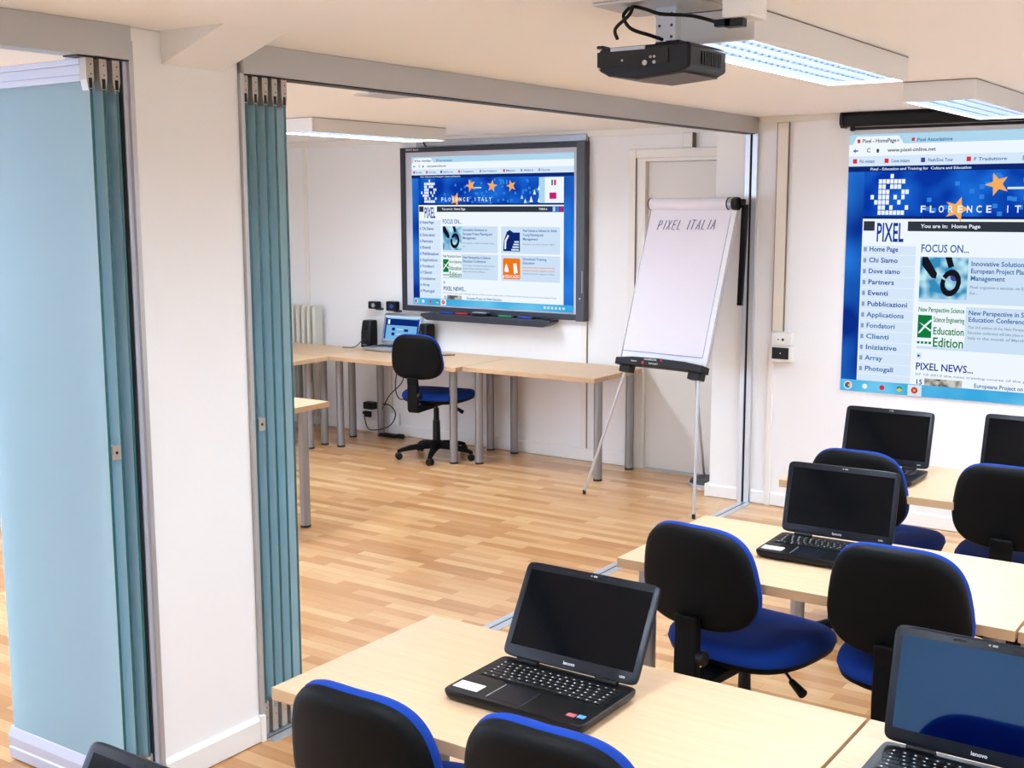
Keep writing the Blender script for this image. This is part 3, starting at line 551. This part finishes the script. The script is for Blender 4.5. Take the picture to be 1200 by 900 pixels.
for x, y, rz, dz, lb, g in ((2.100, -3.495, 0, 0.035, 'office chair behind the bottom right laptop, its black back facing us', cg), (1.495, -2.06, 0, 0, 'office chair half hidden behind the laptop of the middle row', cg), (2.075, -2.03, 0, 0, 'office chair cut by the right edge, under the web page', cg),
                     (1.380, -4.965, 0, -0.047, 'office chair back at the bottom, left of the foreground laptop', cg), (1.915, -5.03, 0, 0.030, 'office chair back at the bottom, directly in front of the foreground laptop', cg), (2.45, -5.02, 0, 0, 'office chair facing the bottom right laptop, seen in its screen', cg),
                     (-2.510, -0.03, 10, 0.028, 'single office chair in the far room in front of the silver laptop', None)):
    c = copy_tree(chair0); put(c, x, y, rz, dz, 0.0 if g else 0.034); c['label'] = lb
    if g is None: del c['group']
    else: c['group'] = g

# ------------------------------------------------------------------ laptops
def make_laptop(label, tilt, group, sticker=True, W=0.386, D=0.262, HL=0.246, silver=False, badge='lenovo', screen='laptop_screen'):
    body = 'silver' if silver else 'laptop_black'; e = empty('laptop', (0, 0, 0), label, 'laptop', group)
    w_, d = W/2, D/2
    rr = lambda s_, z, dy=0: [(x, y+dy, z) for x, y in sup(20, w_*s_, d*s_, 80)]
    b = MB(); b.loft([rr(0.955, 0.004), rr(0.985, 0.010), rr(1.0, 0.020), rr(0.998, 0.025), rr(0.985, 0.0275)]); bs = b.build('base', body, e, smooth=40)
    for sx in (-1, 1):
        for sy in (-1, 1): MB().cyl((sx*w_*0.85, sy*d*0.8, 0), (sx*w_*0.85, sy*d*0.8, 0.0045), 0.007, n=10).build('rubber_foot', 'rubber', e)
    zt = 0.0276
    b = MB(); b.box(-w_+0.022, w_-0.022, -0.012, d-0.034, zt-0.002, zt+0.0004); b.build('keyboard_well', 'black', e)
    b = MB(); lg = MB(); rows = [(15, 0.0), (15, 0.02), (14, 0.03), (13, 0.04), (12, 0.05), (9, 0.0)]; kw = (W-0.052); kh = (d-0.034+0.012-0.006)/6
    for r_, (n, _) in enumerate(rows):
        y1 = d-0.037-r_*kh
        if r_ == 5: ws = [1, 1, 1, 1.2, 5, 1.2, 1, 1, 1, 1]
        elif r_ in (1, 2, 3, 4): ws = [1+0.25*r_]+[1]*(12 if r_ < 4 else 11)+[2.0-0.2*r_, 1]
        else: ws = [1]*15
        tot = sum(ws); x = -kw/2
        for q_ in ws:
            ww = kw*q_/tot; b.box(x+0.0012, x+ww-0.0012, y1-kh+0.0012, y1-0.0012, zt, zt+0.0022)
            if q_ < 4 and not silver: lg.box(x+ww*0.28, x+ww*0.28+0.0042, y1-kh*0.62, y1-kh*0.62+0.0038, zt+0.0022, zt+0.0024)
            x += ww
    kb = b.build('keyboard', 'key', e)
    if not silver: lg.build('key_letters', 'legend', kb)
    b = MB(); b.box(-0.075, 0.02, -d+0.018, -0.028, zt-0.001, zt+0.0006); b.build('touchpad', 'laptop_bezel' if not silver else 'alu_light', e, bevel=0.0004)
    b = MB(); b.box(-0.0785, -0.0765, -d+0.02, -0.028, zt, zt+0.001); b.build('touchpad_strip', 'alu_light', e)
    if sticker:
        b = MB(); b.box(-w_+0.012, -w_+0.082, -d+0.028, -d+0.068, zt-0.0005, zt+0.0005); st = b.build('white_sticker', 'white_sheet', e)
        st['label'] = 'white paper sticker'
        b = MB(); 
        for k in range(3): b.box(-w_+0.030, -w_+0.066-0.01*(k % 2), -d+0.036+0.009*k, -d+0.038+0.009*k, zt+0.0005, zt+0.0007)
        b.build('handwriting', 'pg_grey_ink' if False else 'ink', st)
        b = MB(); b.box(w_-0.062, w_-0.040, -d+0.034, -d+0.050, zt, zt+0.0005); b.build('maker_sticker', 'sticker_red', e)
        b = MB(); b.box(w_-0.036, w_-0.018, -d+0.038, -d+0.054, zt, zt+0.0005); b.build('maker_sticker', 'sticker_blue', e)
    # hinge
    for xh in (-w_+0.05, w_-0.11): MB().cyl((xh, d-0.014, 0.030), (xh+0.06, d-0.014, 0.030), 0.008, n=12).build('hinge', 'black' if not silver else 'silver', e, smooth=True)
    T = Matrix.Translation((0, d-0.012, 0.030)) @ Matrix.Rotation(-tilt, 4, 'X')
    b = MB(); b.T = T
    rg = lambda s_, y: [(x*s_, y, HL/2+0.004+z*s_) for x, z in sup(18, w_, HL/2, 80)]
    b.loft([rg(0.985, -0.003), rg(0.998, -0.0015), rg(1.0, 0.004), rg(0.98, 0.009), rg(0.90, 0.0105)]); lid = b.build('lid', [body if silver else 'laptop_bezel'], e, smooth=40)
    b = MB(); b.T = T; b.box(-w_+0.017, w_-0.017, -0.0036, -0.0030, 0.034, HL-0.016)
    if silver:
        sc = b.build('screen', 'pg_box', lid)
        X0, X1, Zb, Zt = -w_+0.019, w_-0.019, 0.036, HL-0.018
        def qd(m_, u0, v0, u1, v1, l_, nm):
            k = MB(); k.T = T; k.flat = True; y = -0.0036-0.0004*l_
            k.poly([(X0+(X1-X0)*u0, y, Zt-(Zt-Zb)*v1), (X0+(X1-X0)*u1, y, Zt-(Zt-Zb)*v1), (X0+(X1-X0)*u1, y, Zt-(Zt-Zb)*v0), (X0+(X1-X0)*u0, y, Zt-(Zt-Zb)*v0)]); k.build(nm, m_, sc)
        qd('lp_mid', 0, 0, 1, 1, 0.5, 'page_background'); qd('pg_navy', 0.0, 0.12, 1, 0.38, 1, 'page_banner'); qd('lp_light', 0.0, 0.0, 1, 0.08, 1, 'tab_strip')
        qd('pg_logo', 0, 0.08, 0.05, 0.95, 1.2, 'page_margin'); qd('pg_logo', 0.95, 0.08, 1, 0.95, 1.2, 'page_margin'); qd('pg_white', 0.08, 0.16, 0.14, 0.34, 2, 'page_logo')
        qd('pg_navy', 0.22, 0.48, 0.31, 0.60, 2, 'picture'); qd('pg_navy', 0.22, 0.68, 0.31, 0.80, 2, 'picture'); qd('pg_navy', 0.58, 0.52, 0.70, 0.62, 2, 'picture'); qd('lp_light', 0.36, 0.52, 0.54, 0.56, 2, 'text_line'); qd('lp_light', 0.36, 0.72, 0.54, 0.76, 2, 'text_line')
    else: b.build('screen', screen, lid)
    if not silver:
        b = MB(); add_text(b, badge, -0.014, 0.0145, 0, 0.012, M=T @ Matrix.Translation((0, -0.0036, 0)) @ Matrix.Rotation(math.pi/2, 4, 'X')); b.flat = True; b.build('brand_lettering', 'legend', lid)
        b = MB(); add_text(b, 'G550', w_-0.05, 0.016, 0, 0.007, M=T @ Matrix.Translation((0, -0.0036, 0)) @ Matrix.Rotation(math.pi/2, 4, 'X')); b.flat = True; b.build('model_lettering', 'legend', lid)
        b = MB(); b.T = T; b.cyl((0.0, -0.003, HL-0.005), (0.0, -0.0042, HL-0.005), 0.0022, n=10); b.box(0.006, 0.016, -0.0042, -0.003, HL-0.007, HL-0.003); b.build('webcam', 'alu_light' if False else 'nickel', lid)
        for x in (-0.06, 0.06):
            b = MB(); b.T = T; b.box(x-0.013, x+0.013, -0.0042, -0.003, HL-0.008, HL-0.004); b.build('screen_bumper', 'rubber', lid)
    return e
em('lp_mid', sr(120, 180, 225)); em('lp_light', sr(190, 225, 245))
lgp = 'open black laptops'
def place_laptop(x, yfront, tilt, label, z=0.74, rz=0, **k):
    o = make_laptop(label, R(tilt), k.pop('group', lgp), **k); o.location = (x, yfront+k.get('D', 0.265)/2, z+0.0005); o.rotation_euler = (0, 0, R(rz)); return o
place_laptop(1.583, -4.995, 30, 'open black laptop in the foreground with white sticker and blank screen')
place_laptop(1.722, -3.482, 14, 'open black laptop on the middle row desk reflecting the room in its screen', rz=1.5)
place_laptop(1.480, -2.212, 15, 'open black laptop on the back desk row, left of the two', sticker=False)
place_laptop(2.045, -2.090, 16, 'open black laptop at the right edge below the projected page', sticker=False)
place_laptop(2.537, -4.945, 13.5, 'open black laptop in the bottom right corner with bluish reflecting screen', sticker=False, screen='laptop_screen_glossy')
place_laptop(1.545, -6.300, 30, 'top corner of a black laptop at the bottom left edge', sticker=False)
o = place_laptop(-3.235, 0.185, 12, 'open silver laptop with blue web page on the far desk', sticker=False, silver=True, W=0.395, D=0.25, HL=0.255, group=None)

# ------------------------------------------------------------------ desktop speakers and little wall devices
def speaker(x, y, label, rz):
    e = empty('desktop_speaker', (x, y, 0.74), label, 'speaker', 'black desktop speakers', R(rz))
    b = MB(); b.loft([[(px_*s_, py_*s_+o_, z) for px_, py_ in sup(5, 0.055, 0.055, 28)] for z, s_, o_ in ((0.0, 0.98, 0), (0.01, 1.0, 0), (0.12, 1.0, 0.004), (0.205, 0.90, 0.012), (0.222, 0.82, 0.014))]); b.build('cabinet', 'black', e, smooth=50)
    for z, r_ in ((0.075, 0.038), (0.155, 0.022)): MB().cyl((0, -0.054, z), (0, -0.059, z), r_, r_*0.9, n=24).build('driver', 'laptop_bezel', e, smooth=True)
    b = MB(); b.box(-0.02, 0.02, -0.0575, -0.055, 0.022, 0.026); b.build('light_strip', 'silver', e)
speaker(-3.545, 0.40, 'black desktop speaker left of the silver laptop', 0)
speaker(-2.945, 0.40, 'black desktop speaker right of the silver laptop, behind the chair', -15)
for x, wd, hh, lb, acc in ((-3.52, 0.10, 0.062, 'small black camera on the wall left of the other one', False), (-3.325, 0.105, 0.078, 'small black camera with blue light by the corner of the whiteboard', True)):
    e = empty('wall_camera', (x, YF, 1.085), lb, 'camera', 'small black devices beside the whiteboard')
    b = MB(); b.box(-wd/2, wd/2, -0.085, -0.03, -hh/2, hh/2); b.build('camera_body', 'black', e, bevel=0.008)
    b = MB(); b.box(-0.012, 0.05, -0.035, 0.0, -hh/2-0.012, -hh/2+0.004); b.build('wall_bracket', 'dark_grey', e, bevel=0.002)
    b = MB(); b.cyl((0.01, -0.085, 0), (0.01, -0.092, 0), 0.017, n=18); b.build('lens', 'blue_pl' if acc else 'silver', e, smooth=True)
# ------------------------------------------------------------------ radiator
e = empty('radiator', (-4.335, 0.42, 0), 'cream column radiator in the far corner behind the desks', 'radiator')
for k in range(-4, 4):
    x = (k-0)*0.0635
    if -4.335+x-0.02 < XL+0.03: continue
    b = MB(); b.loft([[(x+px_, py_, z) for px_, py_ in sup(4, 0.019*s_, 0.055*s_, 20)] for z, s_ in ((0.10, 0.8), (0.125, 1.0), (1.02, 1.0), (1.045, 0.8), (1.052, 0.5))]); b.build('radiator_section', 'radiator', e, smooth=50)
b = MB(); b.cyl((-0.27, 0, 0.17), (0.2, 0, 0.17), 0.018, n=12); b.cyl((-0.27, 0, 0.98), (0.2, 0, 0.98), 0.018, n=12); b.cyl((-0.2, 0, 0), (-0.2, 0, 0.13), 0.012, n=12); b.cyl((0.15, 0, 0), (0.15, 0, 0.13), 0.012, n=12); b.build('pipe', 'radiator', e, smooth=True)

# ------------------------------------------------------------------ wall fittings
e = empty('cable_trunking', (0.187, 0, 1.115), 'cream cable trunking running down the wall to the socket box', 'trunking')
b = MB(); b.box(-0.034, 0.036, -0.022, 0, 0.002, 1.278); b.build('trunk', 'strip', e, bevel=0.003)
b = MB(); b.box(-0.036, -0.034, -0.023, 0, 0.002, 1.278); b.box(0.036, 0.038, -0.023, 0, 0.002, 1.278); b.build('seam', 'groove', e)
e = empty('socket_box', (0.225, 0, 1.0), 'white switch box above a black socket on the wall beside the partition', 'socket')
b = MB(); b.box(-0.066, 0.066, -0.045, 0, 0.03, 0.112); b.build('upper_box', 'plastic_white', e, bevel=0.004)
b = MB(); b.box(-0.03, -0.008, -0.048, -0.045, 0.05, 0.09); b.box(0.0, 0.022, -0.048, -0.045, 0.05, 0.09); b.mi = 1; b.cyl((-0.019, -0.0485, 0.07), (-0.019, -0.048, 0.07), 0.005, n=10); b.cyl((0.011, -0.0485, 0.07), (0.011, -0.048, 0.07), 0.009, n=12); b.build('switches', ['white_sheet', 'dark_grey'], e)
b = MB(); b.box(-0.066, 0.066, -0.045, 0, -0.07, 0.028); b.build('lower_box', 'plastic_white', e, bevel=0.004)
b = MB(); b.box(-0.058, 0.05, -0.049, -0.045, -0.052, 0.020); b.mi = 1; b.box(-0.006, 0.0, -0.0495, -0.049, -0.02, -0.012); b.build('black_socket', ['black', 'legend'], e, bevel=0.001)
b = MB(); b.box(0.42, 0.50, -0.02, 0, 0.40, 0.46) if False else None
b.bm.free()
e = tag(MB().box(-0.73, -0.655, YF-0.05, YF, 2.288, 2.386).build('alarm_box', 'plastic_white', bevel=0.004), 'small white box on the wall above the door', 'wall box')
MB().box(-0.655, -0.651, YF-0.051, YF, 2.287, 2.387).build('side_plate', 'groove', e)
e = tag(MB().box(-3.395, -3.303, YF-0.035, YF, 0.085, 0.188).build('floor_socket', 'wall', bevel=0.004), 'wall-coloured socket box above the skirting under the far desk', 'socket')
MB().box(-3.396, -3.388, YF-0.012, YF, 0.19, 0.72).build('conduit', 'strip', e)

# power supply and cables below the far desk
b = MB(); b.box(-0.05, 0.05, -0.07, 0.0, -0.03, 0.03); e = tag(b.build('power_adapter', 'black', bevel=0.006), 'black power adapter hanging between the desk legs under the far desk', 'adapter'); e.location = (-3.60, YF-0.012, 0.235)
b = MB(); b.box(-0.02, 0.05, -0.095, -0.072, -0.09, -0.04); b.box(-0.04, 0.0, -0.09, -0.075, -0.07, -0.045); b.build('plug', 'black', e, bevel=0.004)
b = MB(); b.box(-0.16, 0.02, -0.025, 0.025, 0, 0.03); b.cyl((0.03, 0, 0.02), (0.09, 0, 0.02), 0.02, n=12); e = tag(b.build('power_strip', 'black', bevel=0.006), 'black power strip lying on the floor under the far desk', 'power strip'); e.location = (-3.28, 0.40, 0.0)
for pts, lb in (([(-3.10, 0.30, 0.70), (-3.14, 0.34, 0.50), (-3.30, 0.36, 0.36), (-3.42, 0.40, 0.22)], 'thin black cable hanging behind the chair to the adapter'),
                ([(-3.06, 0.2, 0.70), (-3.12, 0.22, 0.46), (-3.05, 0.2, 0.37), (-2.96, 0.2, 0.44), (-2.98, 0.2, 0.70)], 'black cable hanging in a loop beside the far chair'),
                ([(-3.58, 0.36, 0.16), (-3.50, 0.33, 0.06), (-3.30, 0.33, 0.10), (-3.24, 0.36, 0.20), (-3.34, 0.40, 0.27), (-3.5, 0.40, 0.26)], 'black cable coiled above the power strip under the far desk')):
    tag(MB().tube(pts, 0.0045).build('power_cable', 'black', smooth=True), lb, 'cable', 'cables below the far desk')
tag(MB().tube([(-3.68, 0.22, 0.746), (-3.6, 0.28, 0.747), (-3.56, 0.33, 0.80), (-3.545, 0.44, 0.86), (-3.535, 0.475, 0.84)], 0.004).build('speaker_cable', 'dark_grey', smooth=True), 'thin grey cable curling beside the left desktop speaker', 'cable')
e = tag(MB().box(-2.90, -2.69, 0.14, 0.29, 0.7405, 0.743).build('paper_sheet', 'paper_white'), 'white paper sheet on the far desk right of the chair', 'paper')
for k, (a, b_) in enumerate((((-2.74, 0.10, 0.749), (-2.64, 0.32, 0.749)), ((-2.70, 0.12, 0.749), (-2.58, 0.30, 0.749)))):
    tag(MB().cyl(a, b_, 0.005, n=10).build('pencil', 'dark_grey' if k else 'nickel', smooth=True), ('dark' if k else 'light') + ' pen lying beside the white sheet on the far desk', 'pen', 'pens on the far desk')

# ------------------------------------------------------------------ flip chart
FR = math.atan2(-0.095, 0.62)
e = empty('flip_chart', (-0.362, -0.30, 0), 'flip chart on a tripod with PIXEL ITALIA handwritten at the top', 'flip chart')
e.rotation_euler = (0, 0, FR)
# local frame: board bottom at y=-0.15,z=.93 ; top at y=+.155,z=1.90 ; facing -Y
lean = math.atan2(0.31, 0.97)
TB = Matrix.Translation((0, -0.155, 0.925)) @ Matrix.Rotation(-lean, 4, 'X')     # z runs up the board
BL = 1.03
b = MB(); b.T = TB; b.box(-0.325, 0.325, 0, 0.012, 0, BL); b.build('board', 'paper_white', e, bevel=0.002)
b = MB(); b.T = TB; b.box(-0.331, -0.325, -0.006, 0.018, 0, BL); b.box(0.325, 0.331, -0.006, 0.018, 0, BL); b.build('side_rail', 'alu', e)
b = MB(); b.T = TB; b.box(-0.322, 0.288, -0.004, -0.0005, 0.055, BL-0.02); pad = b.build('paper_pad', 'paper', e)
b = MB(); b.T = TB; b.box(-0.322, 0.288, -0.0046, -0.004, 0.054, 0.057); b.box(0.286, 0.288, -0.0046, -0.004, 0.056, BL-0.08); b.build('pad_edge', 'ink', pad)
b = MB(); b.T = TB; b.cyl((-0.322, -0.012, BL-0.005), (0.265, -0.012, BL-0.005), 0.038, n=28); b.build('paper_roll', 'paper', e, smooth=True)
b = MB(); b.T = TB; b.cyl((-0.328, -0.012, BL-0.005), (-0.322, -0.012, BL-0.005), 0.040, n=28); b.cyl((0.265, -0.012, BL-0.005), (0.272, -0.012, BL-0.005), 0.040, n=28); b.build('roll_ring', 'black', e, smooth=True)
b = MB(); b.T = TB; b.cyl((0.272, -0.012, BL-0.005), (0.298, -0.012, BL-0.005), 0.037, n=28); b.build('roll_collar', 'silver', e, smooth=True)
b = MB(); b.T = TB; b.cyl((0.298, -0.012, BL-0.005), (0.335, -0.012, BL-0.005), 0.040, n=28); b.cyl((0.335, 0.0, BL+0.01), (0.36, 0.02, BL+0.013), 0.02, n=16); b.build('clamp_head', 'black', e, smooth=True, bevel=0.004)
# handwritten lettering
ST = {'P': [[(0, 0), (0.1, 1), (0.55, 0.95), (0.6, 0.6), (0.1, 0.45)]], 'I': [[(0.15, 0), (0.3, 1)]], 'X': [[(0, 0), (0.7, 1)], [(0.1, 1), (0.6, 0)]], 'E': [[(0.65, 1), (0.15, 0.98), (0.0, 0.02), (0.55, 0)], [(0.08, 0.5), (0.5, 0.52)]],
      'L': [[(0.15, 1), (0, 0), (0.5, 0.02)]], 'T': [[(0, 1), (0.75, 0.98)], [(0.4, 1), (0.25, 0)]], 'A': [[(0, 0), (0.45, 1), (0.6, 0)], [(0.15, 0.42), (0.55, 0.4)]], ' ': []}
b = MB(); b.T = TB; x = -0.245; z0 = 0.855; hh = 0.062
for ch in 'PIXEL ITALIA':
    for stx in ST[ch]: b.tube([(x+px_*0.040+pz*0.008, -0.0055, z0+pz*hh+(x+0.245)*0.02) for px_, pz in stx], 0.0024, n=6, sub=1)
    x += {'I': 0.027, ' ': 0.030}.get(ch, 0.042)
b.build('handwriting', 'ink', pad)
# pen tray
b = MB(); b.T = TB
top = [(-0.325, 0.045), (-0.2, 0.058), (0, 0.062), (0.2, 0.058), (0.340, 0.045)]; bot = [(0.340, 0.0), (0.2, 0.004), (0, 0.006), (-0.2, 0.004), (-0.325, 0.0)]
b.prism([(x, z-0.045) for x, z in top+bot], 'y', -0.06, 0.02); b.box(-0.305, -0.22, -0.03, 0.03, -0.085, -0.035); b.box(0.22, 0.315, -0.03, 0.03, -0.085, -0.035); tr_ = b.build('pen_tray', 'black', e, bevel=0.006)
b = MB(); MT = TB @ Matrix.Translation((0, -0.0612, 0)) @ Matrix.Rotation(math.pi/2, 4, 'X')
add_text(b, 'LEGAMASTER', -0.10, -0.002, 0, 0.016, M=MT); add_text(b, 'FLIPCHART', -0.06, -0.026, 0, 0.014, M=MT); add_text(b, 'magnetic', -0.20, -0.018, 0, 0.013, M=MT); b.flat = True; b.build('tray_lettering', 'legend', tr_)
b = MB(); b.T = TB; b.cyl((0.03, -0.0605, 0.004), (0.03, -0.0620, 0.004), 0.008, n=14); b.cyl((-0.105, -0.0605, -0.020), (-0.105, -0.0620, -0.020), 0.010, n=14); b.build('red_dot', 'red', tr_)
# legs
for sx, fx, fy in ((-1, -0.585, -0.204), (1, 0.315, -0.242)):
    b = MB(); b.cyl((sx*0.27, -0.155, 0.90), (fx, fy, 0.02), 0.0095, n=14); lg_ = b.build('leg', 'alu_light', e, smooth=True)
    b = MB(); b.cyl((fx, fy, 0.0), (fx, fy, 0.03), 0.011, n=12); b.build('foot', 'rubber', lg_, smooth=True)
b = MB(); b.cyl((0.10, -0.02, 1.30), (-0.22, 0.66, 0.02), 0.0095, n=14); lg_ = b.build('leg', 'alu_light', e, smooth=True)
b = MB(); b.cyl((-0.22, 0.66, 0.0), (-0.22, 0.66, 0.022), 0.011, n=12); b.build('foot', 'rubber', lg_, smooth=True)
# side arm, folded down behind the board
b = MB(); b.prism([(0.330, 1.90), (0.368, 1.90), (0.345, 1.28), (0.312, 1.28)], 'y', 0.185, 0.205); b.build('folded_arm', 'black', e, smooth=True)
b = MB(); b.T = TB; b.box(-0.30, 0.30, 0.03, 0.034, 0.42, BL); b.build('turned_pages', 'paper', e)
# round grey base beside the pillar
b = MB(); b.cyl((0, 0, 0.0), (0, 0, 0.018), 0.13, n=40); b.mi = 1; b.cyl((0, 0, 0.018), (0, 0, 0.045), 0.12, 0.10, n=40)
o = tag(b.build('stand_base', ['alu_light', 'dark_grey'], smooth=40), 'low round grey base on the floor between the flip chart and the pillar', 'stand base'); o.location = (-0.42, 0.30, 0)

# ------------------------------------------------------------------ ceiling projector
e = empty('projector', (1.500, -4.13, 2.24), 'black video projector hanging from the ceiling on a metal arm', 'projector')
W2, D2, Hh = 0.137, 0.112, 0.077
b = MB(); b.prism([(-W2, 0.018), (-W2+0.03, 0.002), (-0.02, -0.010), (W2-0.03, 0.0), (W2, 0.014), (W2, Hh-0.006), (W2-0.01, Hh), (-W2+0.012, Hh), (-W2, Hh-0.01)], 'y', -D2, D2); b.build('body', 'projector_black', e, bevel=0.006)
b = MB(); b.prism([(-W2+0.025, 0.0025), (-0.02, -0.0112), (W2-0.02, -0.001), (W2-0.022, 0.004), (-W2+0.03, 0.008)], 'y', -D2+0.012, D2-0.012); b.build('bottom_cover', 'projector_grey', e)
b = MB()
for k in range(9): b.box(W2, W2+0.002, -D2+0.07+k*0.014, -D2+0.077+k*0.014, 0.024, Hh-0.018)
b.box(-W2, W2*0.55, -D2-0.004, -D2+0.004, 0.026, Hh-0.012); b.build('vent_grille', 'rubber', e)
b = MB(); b.box(-0.095, 0.008, -D2-0.006, -D2-0.001, Hh-0.012, Hh-0.003); b.build('port_label', 'silver', e)
for x, z, r_ in ((0.008, 0.03, 0.007), (0.025, 0.044, 0.0035), (0.036, 0.030, 0.0045), (0.036, 0.044, 0.0035), (-0.13, 0.022, 0.003), (-0.06, 0.04, 0.003)): MB().cyl((x, -D2-0.0035, z), (x, -D2-0.006, z), r_, n=12).build('port', 'nickel', e, smooth=True)
b = MB(); b.box(-0.148, -0.128, -D2+0.01, -D2+0.05, Hh, Hh+0.008); b.box(0.06, 0.10, -D2+0.01, -D2+0.06, Hh, Hh+0.007); b.cyl((0.04, -D2+0.03, Hh), (0.04, -D2+0.03, Hh+0.006), 0.018, n=16); b.build('mounting_lug', 'projector_black', e, bevel=0.002)
b = MB(); b.cyl((-0.07, D2, 0.045), (-0.07, D2+0.02, 0.045), 0.03, n=24); b.build('lens', 'black_gloss', e, smooth=True)
b = MB(); b.box(-0.012, 0.048, -0.02, 0.012, Hh, HC-2.24-0.006); arm = b.build('mounting_arm', 'alu_light', e, bevel=0.002)
for z in (0.105, 0.135, 0.165):
    for x in (0.0, 0.036): MB().cyl((x, -0.0205, z), (x, -0.022, z), 0.004, n=10).build('bolt', 'dark_grey', arm)
b = MB(); b.box(-0.14, 0.14, -0.14, 0.10, HC-2.24-0.009, HC-2.24-0.001); b.build('ceiling_mount', 'alu', e, bevel=0.002)
X0, Y0, Z0_ = 1.49, -4.13, 2.24
b = MB(); b.tube([(1.40+0.03, -4.255, 2.335), (1.432, -4.27, 2.36), (1.462, -4.25, 2.395), (1.455, -4.22, 2.42), (1.438, -4.20, 2.424), (1.425, -4.215, 2.40), (1.45, -4.22, 2.365), (1.50, -4.20, 2.345), (1.52, -4.17, 2.336)], 0.0048)
tag(b.build('projector_cable', 'black', smooth=True), 'black cable looping above the projector', 'cable', 'projector cables')
b = MB(); b.tube([(1.452, -4.22, 2.423), (1.49, -4.21, 2.412), (1.53, -4.20, 2.398), (1.60, -4.16, 2.392), (1.665, -4.13, 2.372)], 0.0048)
b.box(1.655, 1.70, -4.140, -4.115, 2.362, 2.380); b.box(1.685, 1.735, -4.140, -4.112, 2.358, 2.378)
tag(b.build('plug_cable', 'black', smooth=30), 'black cable with plug running from the projector to the white box', 'cable', 'projector cables')
tag(MB().box(1.685, 1.765, -4.16, -4.05, 2.380, HC-0.001).build('junction_box', 'plastic_white', bevel=0.005), 'white junction box on the ceiling right of the projector', 'junction box')

for o in list(bpy.data.objects):
    if o.parent is None and o.type in {'MESH', 'EMPTY'} and 'label' not in o.keys() and o.get('kind') != 'structure': print('UNLABELLED', o.name)
